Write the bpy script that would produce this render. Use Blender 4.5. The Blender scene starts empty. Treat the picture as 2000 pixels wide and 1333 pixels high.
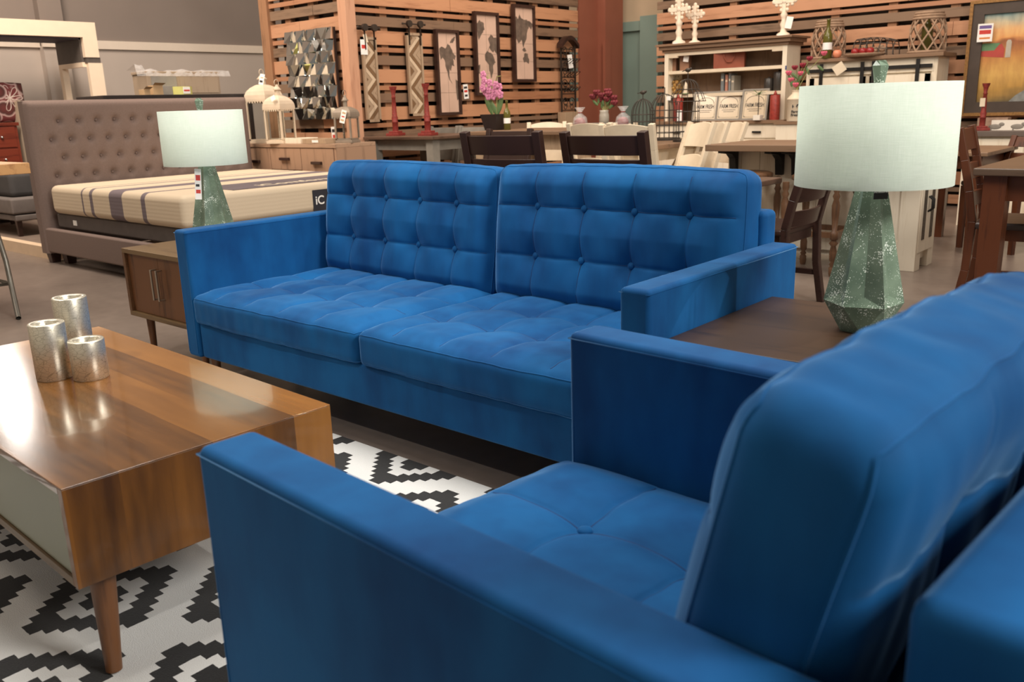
import bpy, bmesh, math, random
from math import sin, cos, pi, radians
from mathutils import Vector, Matrix, noise
random.seed(7)
S = bpy.context.scene
COL = S.collection
# ------------------------------------------------------------------ camera
CAM = Vector((3.4466, -1.8162, 1.1388)); YAW, PIT, ROL, FOC = 41.3499, -14.9853, -1.8484, 1715.5
_y, _p, _r = radians(YAW), radians(PIT), radians(ROL)
FW = Vector((-sin(_y)*cos(_p), cos(_y)*cos(_p), sin(_p)))
_rt = Vector((cos(_y), sin(_y), 0)); _up = _rt.cross(FW)
RT = _rt*cos(_r) + _up*sin(_r); UP = RT.cross(FW)
cd = bpy.data.cameras.new('camera'); cam = bpy.data.objects.new('camera', cd); COL.objects.link(cam)
cam.matrix_world = Matrix(((RT.x, UP.x, -FW.x, CAM.x), (RT.y, UP.y, -FW.y, CAM.y), (RT.z, UP.z, -FW.z, CAM.z), (0, 0, 0, 1)))
cd.sensor_width = 36; cd.lens = FOC/2000*36; cd.clip_start = .02; cd.clip_end = 100
cd.dof.use_dof = True; cd.dof.focus_distance = 3.1; cd.dof.aperture_fstop = 6.0
S.camera = cam
# ------------------------------------------------------------------ light and exposure
S.view_settings.view_transform = 'Standard'; S.view_settings.look = 'None'; S.view_settings.gamma = 1
S.view_settings.use_curve_mapping = False; S.view_settings.exposure = 0.0
wd = bpy.data.worlds.new('showroom_air'); S.world = wd; wd.use_nodes = True
wd.node_tree.nodes['Background'].inputs[0].default_value = (1.0, .90, .80, 1)
wd.node_tree.nodes['Background'].inputs[1].default_value = .2
def area(name, loc, target, size, power, colr, sy=None):
    l = bpy.data.lights.new(name, 'AREA'); l.energy = power; l.color = colr; l.size = size
    if sy: l.shape = 'RECTANGLE'; l.size_y = sy
    o = bpy.data.objects.new(name, l); COL.objects.link(o); o.location = loc
    o.rotation_euler = (Vector(target)-Vector(loc)).to_track_quat('-Z', 'Y').to_euler(); return o
def spot(name, loc, target, power, colr, ang=40, blend=.5, r=.06):
    l = bpy.data.lights.new(name, 'SPOT'); l.energy = power; l.color = colr; l.spot_size = radians(ang); l.spot_blend = blend; l.shadow_soft_size = r
    o = bpy.data.objects.new(name, l); COL.objects.link(o); o.location = loc
    o.rotation_euler = (Vector(target)-Vector(loc)).to_track_quat('-Z', 'Y').to_euler(); return o
NEU = (1, .95, .88); WRM = (1, .84, .70)
area('overhead_light', (1.0, .2, 4.6), (1.0, .2, 0), 2.2, 175, NEU)
area('side_light', (6.2, .2, 3.3), (1.8, -.1, .5), 1.2, 190, NEU)
spot('track_spot', (4.4, 1.5, 3.4), (1.9, .40, .5), 165, NEU, 42, .6, .03)
spot('track_spot', (-6.9, 1.5, 2.75), (.6, -.9, .5), 75, NEU, 22, .6, .08)
spot('track_spot', (.4, -3.0, 4.2), (.6, .2, .4), 240, NEU, 34, .5)
area('overhead_light', (-4.6, .8, 5.0), (-6.6, 2.4, 1.2), 2.0, 300, WRM)
area('overhead_light', (-1.0, 5.0, 5.0), (-1.2, 7.5, .8), 3.0, 165, WRM)
area('overhead_light', (2.4, 3.6, 4.6), (1.6, 6.0, .6), 2.4, 135, WRM)
area('overhead_light', (-3.0, -2.2, 4.8), (-3.6, -4.6, 1.6), 1.6, 140, WRM)  # added lamp, brightens the unseen front wall that the mirror tiles reflect
spot('track_spot', (-.6, 4.6, 3.8), (-3.5, 5.6, 1.6), 120, WRM, 80, .9)
spot('track_spot', (-2.6, .4, 4.0), (-3.6, 3.7, 1.0), 160, WRM, 55, .8)

# ------------------------------------------------------------------ helpers
def at(u, v, x=None, y=None, z=None, d=None):
    r = FW + RT*((u-1000)/FOC) - UP*((v-666.5)/FOC)
    if x is not None: t = (x-CAM.x)/r.x
    elif y is not None: t = (y-CAM.y)/r.y
    elif z is not None: t = (z-CAM.z)/r.z
    else: t = d
    return CAM + r*t
ID = Matrix.Identity(4)
class MB:
    def __init__(s): s.v = []; s.f = []; s.m = []; s.sm = []; s.x = ID
    def add(s, vs, fs, mi=0, sm=False):
        n = len(s.v); s.v += [s.x @ Vector(p) for p in vs]
        for f in fs: s.f.append([i+n for i in f]); s.m.append(mi); s.sm.append(sm)
        return s
    def box(s, x0, x1, y0, y1, z0, z1, mi=0):
        if x0 > x1: x0, x1 = x1, x0
        if y0 > y1: y0, y1 = y1, y0
        return s.add([(x0,y0,z0),(x1,y0,z0),(x1,y1,z0),(x0,y1,z0),(x0,y0,z1),(x1,y0,z1),(x1,y1,z1),(x0,y1,z1)],
                     [(0,3,2,1),(4,5,6,7),(0,1,5,4),(1,2,6,5),(2,3,7,6),(3,0,4,7)], mi)
    def cyl(s, a, b, r0, r1=None, n=14, mi=0, sm=True):
        r1 = r0 if r1 is None else r1; a = Vector(a); b = Vector(b)
        q = (b-a).to_track_quat('Z', 'Y'); ux = q @ Vector((1,0,0)); uy = q @ Vector((0,1,0)); vs = []
        for c, r in ((a, r0), (b, r1)):
            for i in range(n): t = 2*pi*i/n; vs.append(c+ux*(r*cos(t))+uy*(r*sin(t)))
        s.add(vs, [(i, (i+1) % n, n+(i+1) % n, n+i) for i in range(n)], mi, sm)
        return s.add(vs, [tuple(range(n-1, -1, -1)), tuple(range(n, 2*n))], mi)
    def bar(s, a, b, w, h, mi=0, w1=None, h1=None, upv=(0,0,1)):     # square bar a->b
        a = Vector(a); b = Vector(b); dr = (b-a).normalized(); ux = dr.cross(Vector(upv))
        if ux.length < 1e-4: ux = Vector((1,0,0))
        ux.normalize(); uy = ux.cross(dr); w1 = w if w1 is None else w1; h1 = h if h1 is None else h1; vs = []
        for c, ww, hh in ((a, w, h), (b, w1, h1)):
            for i, j in ((-1,-1),(1,-1),(1,1),(-1,1)): vs.append(c+ux*(i*ww/2)+uy*(j*hh/2))
        return s.add(vs, [(0,3,2,1),(4,5,6,7),(0,1,5,4),(1,2,6,5),(2,3,7,6),(3,0,4,7)][::1], mi)
    def lathe(s, prof, o=(0,0,0), n=20, mi=0, sm=True, cap=True):
        o = Vector(o); vs = []; m = len(prof)
        for r, z in prof:
            for i in range(n): t = 2*pi*i/n; vs.append(o+Vector((r*cos(t), r*sin(t), z)))
        fs = [(k*n+i, k*n+(i+1) % n, (k+1)*n+(i+1) % n, (k+1)*n+i) for k in range(m-1) for i in range(n)]
        s.add(vs, fs, mi, sm)
        if cap: s.add(vs[:n], [tuple(range(n-1, -1, -1))], mi); s.add(vs[-n:], [tuple(range(n))], mi)
        return s
    def tube(s, pts, r, n=6, closed=False, mi=0):
        pts = [Vector(p) for p in pts]; m = len(pts); vs = []; pu = None
        for k in range(m):
            a = pts[(k-1) % m] if (closed or k > 0) else pts[k]; b = pts[(k+1) % m] if (closed or k < m-1) else pts[k]
            d = (b-a).normalized()
            if pu is None:
                pu = d.cross(Vector((0,0,1)))
                if pu.length < 1e-3: pu = d.cross(Vector((0,1,0)))
            pu = (pu-d*pu.dot(d)); pu.normalize(); w = d.cross(pu)
            for i in range(n): t = 2*pi*i/n; vs.append(pts[k]+pu*(r*cos(t))+w*(r*sin(t)))
        K = m if closed else m-1
        return s.add(vs, [(k*n+i, k*n+(i+1) % n, ((k+1) % m)*n+(i+1) % n, ((k+1) % m)*n+i) for k in range(K) for i in range(n)], mi, True)
    def ball(s, c, rx, ry=None, rz=None, n=12, mi=0):
        ry = rx if ry is None else ry; rz = rx if rz is None else rz; c = Vector(c); vs = []; m = max(5, n//2)
        for k in range(m+1):
            f = pi*k/m
            for i in range(n): t = 2*pi*i/n; vs.append(c+Vector((rx*sin(f)*cos(t), ry*sin(f)*sin(t), -rz*cos(f))))
        return s.add(vs, [(k*n+i, k*n+(i+1) % n, (k+1)*n+(i+1) % n, (k+1)*n+i) for k in range(m) for i in range(n)], mi, True)
    def prism(s, poly, t, mi=0):            # polygon in local x,z extruded from y=0 to y=t
        n = len(poly); vs = [(p[0], 0, p[1]) for p in poly]+[(p[0], t, p[1]) for p in poly]
        return s.add(vs, [tuple(range(n)), tuple(range(2*n-1, n-1, -1))]+[(i, n+i, n+(i+1) % n, (i+1) % n) for i in range(n)], mi)
    def build(s, name, mat, parent=None, bevel=0, seg=2, merge=False, fix=True):
        me = bpy.data.meshes.new(name)
        me.from_pydata([tuple(p) for p in s.v], [], s.f)
        for p, m, k in zip(me.polygons, s.m, s.sm): p.material_index = m; p.use_smooth = k
        for q in (mat if isinstance(mat, (list, tuple)) else [mat]): me.materials.append(q)
        b = bmesh.new(); b.from_mesh(me)
        if merge or bevel: bmesh.ops.remove_doubles(b, verts=b.verts, dist=1e-5)
        if fix: bmesh.ops.recalc_face_normals(b, faces=b.faces)
        b.to_mesh(me); b.free()
        o = bpy.data.objects.new(name, me); COL.objects.link(o)
        if parent: o.parent = parent
        if bevel:
            md = o.modifiers.new('bevel', 'BEVEL'); md.width = bevel; md.segments = seg; md.limit_method = 'ANGLE'; md.angle_limit = radians(40)
            for p in me.polygons: p.use_smooth = True
            wn = o.modifiers.new('wn', 'WEIGHTED_NORMAL'); wn.keep_sharp = False
        return o
def B(*a, mi=0): return MB().box(*a, mi=mi)
def thing(name, label, cat, loc=(0,0,0), rz=0, group=None):
    o = bpy.data.objects.new(name, None); COL.objects.link(o); o.empty_display_size = .1
    o.location = loc; o.rotation_euler = (0, 0, rz); return tag(o, label, cat, group)
def tag(o, label, cat, group=None):
    o['label'] = label; o['category'] = cat
    if group: o['group'] = group
    return o
def struct(o): o['kind'] = 'structure'; return o
def dup(root, loc=None, rz=None, label=None):
    def cp(o, par):
        c = o.copy(); COL.objects.link(c)
        if par: c.parent = par
        for ch in [k for k in COL.objects if k.parent == o]: cp(ch, c)
        return c
    r = cp(root, None)
    if loc is not None: r.location = loc
    if rz is not None: r.rotation_euler = (0, 0, rz)
    if label: r['label'] = label
    return r
def text(name, body, size, M, mat, parent=None, ext=.0008, space=1.0):
    c = bpy.data.curves.new('t', 'FONT'); c.body = body; c.size = size; c.extrude = ext; c.align_x = 'CENTER'; c.align_y = 'CENTER'; c.space_character = space; c.offset = size*.012
    t = bpy.data.objects.new('t', c); COL.objects.link(t); bpy.context.view_layer.update()
    me = bpy.data.meshes.new_from_object(t.evaluated_get(bpy.context.evaluated_depsgraph_get()))
    bpy.data.objects.remove(t); me.transform(M); me.materials.clear(); me.materials.append(mat)
    o = bpy.data.objects.new(name, me); COL.objects.link(o)
    if parent: o.parent = parent
    return o
def fr(o, xa, ya):        # matrix: local x along xa, local y along ya
    xa = Vector(xa).normalized(); ya = Vector(ya).normalized(); za = xa.cross(ya)
    return Matrix(((xa.x, ya.x, za.x, o[0]), (xa.y, ya.y, za.y, o[1]), (xa.z, ya.z, za.z, o[2]), (0,0,0,1)))

# ------------------------------------------------------------------ materials
def srgb(r, g, b):
    f = lambda c: (c/255/12.92) if c/255 <= .04045 else ((c/255+.055)/1.055)**2.4
    return (f(r), f(g), f(b), 1)
class N:
    def __init__(s, name):
        s.m = bpy.data.materials.new(name); s.m.use_nodes = True; s.t = s.m.node_tree; s.b = s.t.nodes['Principled BSDF']
    def n(s, t, **k):
        q = s.t.nodes.new(t)
        for a, v in k.items(): setattr(q, a, v)
        return q
    def l(s, a, b): s.t.links.new(a, b)
    def math(s, op, a, b=None, c=None):
        q = s.n('ShaderNodeMath', operation=op)
        for i, v in enumerate((a, b, c)):
            if v is None: continue
            if isinstance(v, (int, float)): q.inputs[i].default_value = v
            else: s.l(v, q.inputs[i])
        return q.outputs[0]
    def co(s, scale=(1,1,1), rot=(0,0,0)):
        t = s.n('ShaderNodeTexCoord'); m = s.n('ShaderNodeMapping'); m.inputs['Scale'].default_value = scale; m.inputs['Rotation'].default_value = rot
        s.l(t.outputs['Object'], m.inputs['Vector']); return m.outputs[0]
    def noise(s, vec, sc, det=3, ro=.5):
        q = s.n('ShaderNodeTexNoise'); q.inputs['Scale'].default_value = sc; q.inputs['Detail'].default_value = det; q.inputs['Roughness'].default_value = ro
        if vec: s.l(vec, q.inputs['Vector'])
        return q.outputs[0]
    def ramp(s, f, *st):
        q = s.n('ShaderNodeValToRGB'); e = q.color_ramp.elements
        while len(e) < len(st): e.new(.5)
        for el, (p, c) in zip(e, st): el.position = p; el.color = c
        s.l(f, q.inputs[0]); return q.outputs[0]
    def bump(s, h, st=.2, d=.01):
        q = s.n('ShaderNodeBump'); q.inputs['Strength'].default_value = st; q.inputs['Distance'].default_value = d; s.l(h, q.inputs['Height']); s.l(q.outputs[0], s.b.inputs['Normal'])
    def set(s, **k):
        for a, v in k.items(): s.b.inputs[a.replace('_', ' ')].default_value = v
        return s
def mix(c, k): return (c[0]*k, c[1]*k, c[2]*k, 1)
def plain(name, c, rough=.5, metal=0, var=.1, sc=12, bump=0, **k):
    q = N(name); q.set(Roughness=rough, Metallic=metal, **k)
    if len(c) == 3: c = (*c, 1)
    f = q.noise(q.co(), sc); q.l(q.ramp(f, (.3, mix(c, 1-var)), (.7, mix(c, 1+var))), q.b.inputs['Base Color'])
    if bump: q.bump(q.noise(q.co(), sc*12, 2), bump, .004)
    return q.m
def wood(name, c1, c2, axis='x', rough=.4, sc=1.0, coat=0, strips=0, c3=None):
    q = N(name); q.set(Roughness=rough, Coat_Weight=coat, Coat_Roughness=.08)
    st = {'x': (.8, 9, 9), 'y': (9, .8, 9), 'z': (9, 9, .8)}[axis]; st = tuple(a*sc for a in st)
    v = q.co(st); f = q.noise(v, 2.2, 6, .6); g = q.noise(v, 9, 3)
    h = q.math('ADD', q.math('MULTIPLY', f, .75), q.math('MULTIPLY', g, .25))
    q.l(q.ramp(h, (.33, c2), (.47, c1 if c3 is None else c3), (.66, c1)), q.b.inputs['Base Color']); q.bump(h, .12, .002)
    return q.m
# velvet: two close blues, brushed-nap mottling and sheen
def velvet(name, c1, c2):
    q = N(name); q.set(Roughness=.75, Specular_IOR_Level=.15, Sheen_Weight=.72, Sheen_Roughness=.3, Sheen_Tint=(.27, .54, .9, 1))
    f = q.math('ADD', q.math('MULTIPLY', q.noise(q.co((1, 1, .7)), 3.2, 4, .55), .8), q.math('MULTIPLY', q.noise(q.co((6, 6, 1.2)), 3, 3), .2))
    q.l(q.ramp(f, (.36, c2), (.62, c1)), q.b.inputs['Base Color'])
    h = q.math('ADD', q.math('MULTIPLY', q.noise(q.co(), 500, 2), .25), q.noise(q.co((1, 1, .4)), 16, 4)); q.bump(h, .12, .006)
    return q.m
VEL = velvet('blue_velvet', srgb(20, 92, 150), srgb(11, 64, 116))
SEAM = plain('seam_groove_shade', srgb(6, 52, 104), .8)  # darker blue standing in for shade inside the tufting grooves
LEGW = wood('walnut_leg', srgb(112, 72, 42), srgb(70, 42, 24), 'z', .4)
WAL = wood('dark_walnut', srgb(100, 68, 42), srgb(62, 38, 22), 'x', .38)
WALZ = wood('door_walnut', srgb(104, 66, 38), srgb(68, 40, 22), 'z', .4)
CABT = wood('cabinet_top', srgb(112, 88, 58), srgb(70, 50, 32), 'x', .35)
NICK = plain('brushed_nickel', srgb(190, 185, 172), .32, 1, .04)
CHRM = plain('chrome', srgb(215, 215, 215), .12, 1, .02)
BLK = plain('black_iron', srgb(32, 31, 30), .5, .3)
WHT = plain('white_paint', srgb(235, 228, 215), .5, 0, .03)
PAPER = plain('paper_white', srgb(245, 243, 238), .7, 0, .01)
REDINK = plain('red_ink', srgb(205, 60, 50), .6); INK = plain('dark_ink', srgb(45, 44, 46), .6)
CREAM = plain('cream_paint', srgb(228, 212, 186), .5, 0, .05)
CREAMW = wood('cream_plank', srgb(238, 226, 204), srgb(222, 206, 180), 'z', .6)
GREYW = wood('grey_wash_wood', srgb(176, 150, 122), srgb(134, 108, 84), 'z', .6)
BRNT = wood('brown_plank_top', srgb(134, 106, 82), srgb(92, 70, 54), 'x', .5)
ESP = wood('espresso_wood', srgb(58, 38, 32), srgb(38, 24, 20), 'x', .35)
MAH = wood('mahogany_wood', srgb(90, 48, 26), srgb(52, 28, 18), 'z', .35)
GRYP = plain('grey_paint', srgb(138, 132, 122), .55)
RED = plain('distressed_red', srgb(132, 46, 38), .6, 0, .3, 60)
IRON = plain('old_iron', srgb(62, 52, 44), .6, .4)
BEDF = plain('taupe_linen', srgb(122, 104, 96), .9, 0, .06, 90, .2)
LEAF = plain('leaf_green', srgb(92, 118, 74), .5, 0, .2)
GLS = plain('bottle_glass', srgb(96, 92, 38), .15, 0, .05)
def glassmat():
    q = N('clear_glass'); q.set(Base_Color=(.95, .96, .95, 1), Roughness=.03, Transmission_Weight=1.0, IOR=1.15); return q.m
GLASS = glassmat()

# ------------------------------------------------------------------ room shell
def floor_mat():
    q = N('polished_concrete'); q.set(Roughness=.34)
    f = q.noise(q.co(), 1.3, 5, .6); g = q.noise(q.co(), 14, 4)
    h = q.math('ADD', q.math('MULTIPLY', f, .7), q.math('MULTIPLY', g, .3))
    q.l(q.ramp(h, (.3, srgb(104, 92, 84)), (.7, srgb(136, 122, 112))), q.b.inputs['Base Color']); return q.m
struct(B(-8.2, 5.5, -4.5, 9.3, -.1, 0).build('floor', floor_mat()))
GWU = plain('wall_grey_dark', srgb(136, 124, 116), .8, 0, .03, 2); GWL = plain('wall_grey_light', srgb(188, 176, 166), .8, 0, .03, 2)
TRIM = plain('trim_cream', srgb(226, 212, 196), .6, 0, .02)
m = B(-8.2, -8, -2.5, 9, 2.0, 4.6, mi=0).box(-8.2, -8, -2.5, 9, 0, 2.0, mi=1)
m.box(-8, -7.88, 2.85, 3.12, 0, 4.6, mi=0).box(-8, -7.875, 2.84, 3.13, 0, 2.0, mi=1)
struct(m.build('wall_left', [GWU, GWL]))
struct(B(-8.0, -7.965, -2.5, 2.84, 1.985, 2.085).box(-7.875, -7.84, 2.82, 3.15, 1.985, 2.085).box(-8, -7.965, 3.13, 9, 1.985, 2.085).build('trim_1', TRIM))
TEAL = plain('wall_teal', srgb(128, 148, 138), .7, 0, .03, 3); WCRM = plain('wall_cream', srgb(190, 168, 140), .8, 0, .03, 3)
struct(B(-8, -2.3, 8.62, 8.8, 0, 2.14, mi=0).box(-8, -2.3, 8.62, 8.8, 2.14, 4.6, mi=1).build('wall_back', [TEAL, WCRM]))
struct(B(-3.6, -3.24, 8.57, 8.62, 2.05, 2.17).box(-3.24, -2.96, 8.52, 8.62, 0, 2.22).build('trim_2', TEAL))
TAN = [wood('slat_pine', srgb(196, 146, 112), srgb(166, 118, 86), 'x', .6, .8), wood('slat_grey', srgb(136, 110, 88), srgb(96, 76, 60), 'x', .7, .8),
       wood('slat_cedar', srgb(176, 126, 94), srgb(148, 102, 74), 'x', .6, .8), plain('gap_shade_sheet', srgb(62, 48, 38), .9, 0, .2, 4), wood('slat_stud', srgb(160, 118, 86), srgb(112, 82, 60), 'z', .7)]
TANY = [wood('slat_pine_deep', srgb(194, 142, 106), srgb(164, 114, 82), 'y', .6, .8), wood('slat_grey_deep', srgb(130, 102, 80), srgb(92, 70, 54), 'y', .7, .8),
        wood('slat_cedar_deep', srgb(172, 120, 86), srgb(144, 96, 68), 'y', .6, .8), TAN[3], TAN[4]]
def slats(name, along, c0, c1, plane, ztop, mats, face, studs):
    """boards in a repeating wide / thin / grey rhythm; along = 'x' or 'y'; face = -1/+1 side they look to"""
    mb = MB(); rg = random.Random(len(name)*7); z = ztop+.365*2
    def bx(a, b, z0, z1, off, t, mi):
        if along == 'x': mb.box(a, b, plane-face*off, plane-face*(off+t), z0, z1, mi)
        else: mb.box(plane-face*off, plane-face*(off+t), a, b, z0, z1, mi)
    while z > .05:
        for h, gap, tone in ((.13, .028, 0), (.043, .032, 2), (.09, .042, 1)):
            j = c0+(c1-c0)*rg.uniform(.3, .7)
            t1 = tone if rg.random() < .8 else rg.choice((0, 1, 2)); d = rg.uniform(0, .008)
            bx(c0, j-.002, z-h, z, d, .022, tone); bx(j+.002, c1, z-h, z, rg.uniform(0, .008), .022, t1)
            z -= h+gap
    for s in studs: bx(s, s+.09, 0, ztop+.73, .034, .06, 4)
    bx(c0, c1, 0, ztop+.73, .14, .02, 3)  # dark sheet added behind the boards, stands in for shade in open gaps
    return struct(mb.build(name, mats))
PX, PY = -3.56, 3.91
slats('wall_partition_left', 'x', -4.82, PX-.06, PY, 2.031, TAN, -1, (-4.6, -4.2, -3.8))
slats('wall_partition_right', 'y', PY+.08, 7.6, PX, 1.9, TANY, 1, (4.35, 4.75, 5.15, 5.55, 5.95, 6.35, 6.75, 7.15))
slats('wall_back_slats', 'x', -2.66, 4.2, 8.0, 2.045+.13, TAN, -1, (-2.3, -1.7, -1.1, -.5, .1, .7, 1.3, 1.9, 2.5))
POST = wood('post_pine', srgb(204, 156, 126), srgb(176, 126, 98), 'z', .6, .7)
struct(B(PX-.1, PX+.02, PY-.03, PY+.09, 0, 2.9).build('trim_3', POST, bevel=.004))
struct(B(-4.96, -4.82, PY-.03, PY+.07, 0, 2.9).build('trim_4', TAN[4], bevel=.004))
struct(B(-8.2, 6.9, -4.75, -4.6, 0, 3.2).build('wall_front_unseen', plain('wall_front_cream', srgb(196, 190, 176), .8, 0, .03, 3)))  # unseen wall added as a bright surface for the mirror tiles to reflect
RUST = plain('red_oxide_steel', srgb(142, 84, 64), .55, 0, .06, 3)
c = thing('steel_column', 'rust red steel column rising between the plank partition and teal wall', 'column', (PX, 7.62, 0))
B(-.02, .0, 0, .40, 0, 3.2).build('flange', RUST, c); B(-.3, -.02, .36, .40, 0, 3.2).build('web', RUST, c)
B(-.02, .12, .40, .80, 0, 3.2).build('flange', RUST, c); B(.12, .16, .34, .46, 0, 1.9).build('cover_plate', RUST, c)

# ------------------------------------------------------------------ tufted cushions and sofas
def cushion(name, parent, M, w, h, t, us, vs, puff=.035, r=.035, nx=190, ny=104, both=False, seed=0, wr=1.0):
    b = Vector((w/2, h/2, t/2)); r = min(r, t/2*.98); cu = [0]+us+[w]; cv = [0]+vs+[h]
    nz = 12; off = Vector((seed*3.1, seed*1.7, 0))
    def ss(x): x = max(0, min(1, x)); return x*x*(3-2*x)
    def cellf(x, c):
        for i in range(len(c)-1):
            if x <= c[i+1] or i == len(c)-2:
                s = (x-c[i])/(c[i+1]-c[i]); s = max(0, min(1, s)); return (4*s*(1-s))**.55
    def disp(x, y):
        e = ss(min(x, w-x)/.08)*ss(min(y, h-y)/.08); f = cellf(x, cu); g = cellf(y, cv); k = 0
        for q in us:
            for j in vs: k = max(k, math.exp(-(((x-q)**2+(y-j)**2)**.5/.052)**1.35))
        a = puff*e*(.80+.20*f*g)*(1-.95*k)
        for q in us: d = abs(x-q); a -= (.0035*math.exp(-(d/.006)**2)+.0035*math.exp(-(d/.022)**2))*ss(min(y, h-y)/.05)
        for q in vs: d = abs(y-q); a -= (.0035*math.exp(-(d/.006)**2)+.0025*math.exp(-(d/.022)**2))*ss(min(x, w-x)/.05)
        return a
    def mp(p):
        c = Vector([max(-(b[i]-r), min(b[i]-r, p[i])) for i in range(3)]); d = p-c
        q = c+d.normalized()*r if d.length > 1e-9 else p.copy()
        k = ss((q.z/(t/2)-.2)/.6); kb = ss((-q.z/(t/2)-.2)/.6) if both else 0
        if k > 0: q.z += disp(p.x+w/2, p.y+h/2)*k
        if kb > 0: q.z -= disp(p.x+w/2, p.y+h/2)*kb*.7
        q.x += .012*(1-(2*q.y/h)**2)*(q.x/(w/2))**3; q.y += .012*(1-(2*q.x/w)**2)*(q.y/(h/2))**3
        nn = noise.noise(Vector((q.x*6, q.y*6, q.z*6))+off); n2 = noise.noise(Vector((q.x*22, q.y*7, q.z*10))-off)
        q.z += nn*.003+n2*.0016*wr; q.x += nn*.002; q.y += n2*.002*min(wr, 2)
        return q
    mb = MB(); mb.x = M @ Matrix.Translation((w/2, h/2, 0))
    def face(nu, nv, fn):
        vs_ = [mp(fn(-1+2*i/nu, -1+2*j/nv)) for j in range(nv+1) for i in range(nu+1)]
        mb.add(vs_, [(j*(nu+1)+i, j*(nu+1)+i+1, (j+1)*(nu+1)+i+1, (j+1)*(nu+1)+i) for j in range(nv) for i in range(nu)], 0, True)
    for sg in (1, -1): face(nx, ny, lambda a, c, sg=sg: Vector((a*b.x, c*b.y, sg*b.z)))
    for sg in (1, -1): face(nx, nz, lambda a, c, sg=sg: Vector((a*b.x, sg*b.y, c*b.z)))
    for sg in (1, -1): face(ny, nz, lambda a, c, sg=sg: Vector((sg*b.x, a*b.y, c*b.z)))
    o = mb.build(name, VEL, parent, merge=True)
    for sg in (1, -1):                              # welt seams round both faces
        pts = []
        k = .72
        for (x0, y0, x1, y1) in ((-1,-1,1,-1), (1,-1,1,1), (1,1,-1,1), (-1,1,-1,-1)):
            n = 60 if abs(x1-x0) > 1 else 40
            for i in range(n):
                u = x0+(x1-x0)*i/n; v = y0+(y1-y0)*i/n
                p = mp(Vector((u*b.x, v*b.y, sg*b.z)))
                q = mp(Vector((u*b.x, v*b.y, sg*(b.z-.5*r)))); pts.append(M @ Matrix.Translation((w/2, h/2, 0)) @ (p*.55+q*.45))
        MB().tube(pts, .0023, 6, True).build('piping', VEL, o)
    for q in us:
        for k in vs:
            m2 = MB(); m2.x = M @ Matrix.Translation((q, k, t/2+disp(q, k)+.008)); m2.ball((0, 0, 0), .0145, .0145, .0085, 14).build('button', VEL, o)
    T0 = M @ Matrix.Translation((w/2, h/2, 0)); sm = MB()
    for q in us: sm.tube([T0 @ mp(Vector((q-w/2, -h/2+.03+(h-.06)*i/70, t/2))) for i in range(71)], .0019, 5)
    for q in vs: sm.tube([T0 @ mp(Vector((-w/2+.03+(w-.06)*i/110, q-h/2, t/2))) for i in range(111)], .0016, 5)
    sm.build('tufting_seam_shade', SEAM, o)  # seam tubes coloured dark to paint the groove shade
    return o
def soft(name, x0, x1, y0, y1, z0, z1, parent, bev=.014):
    return B(x0, x1, y0, y1, z0, z1).build(name, VEL, parent, bevel=bev, seg=4)
def seamloop(o, pts, r=.0015): MB().tube([Vector(p) for p in pts], r, 6, True).build('seam', VEL, o)
def arm(parent, x0, x1, y0, y1, z0, z1):
    o = soft('arm', x0, x1, y0, y1, z0, z1, parent); e = .0008
    seamloop(o, [(x0+e, y0+e, z1-.012), (x1-e, y0+e, z1-.012), (x1-e, y1-e, z1-.012), (x0+e, y1-e, z1-.012)])
    for xx in (x0+.012, x1-.012): MB().tube([(xx, y0+.0004, z0+.02), (xx, y0+.003, z1-.02)], .0026, 6).build('seam', VEL, o)
    return o
def leg_at(parent, x, y, h, r0=.022, r1=.013, dx=0, dy=0, mat=None):
    MB().cyl((x, y, h), (x+dx, y+dy, 0), r0, r1, 16).build('leg', mat or LEGW, parent)
L, D, TA, HA, HB = 2.305, .875, .092, .688, .149
so = thing('sofa', 'long royal blue velvet sofa with two tufted seat cushions and two tufted back cushions', 'sofa')
arm(so, 0, TA, 0, D, HB, HA); arm(so, L-TA, L, 0, D, HB, HA)
soft('base', TA, L-TA, .012, D-.06, HB, .302, so)
soft('back_frame', TA+.002, L-TA+.012, .80, D+.015, HB+.02, .792, so, .02)
cw = (L-2*TA)/2
for i in range(2):
    x0 = TA+i*cw+.004
    cushion('seat_cushion', so, Matrix.Translation((x0, -.012, .362)), cw-.008, .78, .125, [.165, .385, .60, .82], [.255, .475], .022, .03, seed=i+1)
    bm_ = fr((x0, .738, .40), (1, 0, 0), (0, .115, 1))       # leaning back, front face looks to -y
    if i == 0: bm_ = bm_ @ Matrix.Rotation(radians(-.6), 4, 'Z')
    cushion('back_cushion', so, bm_, cw-.012-.012*i, .522, .135, [.212, .424, .636, .848], [.188, .372], .036, .045, both=True, seed=i+4)
for x, y in ((.09, .07), (L-.09, .07), (.09, D-.07), (L-.09, D-.07)): leg_at(so, x, y, HB+.01)
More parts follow.
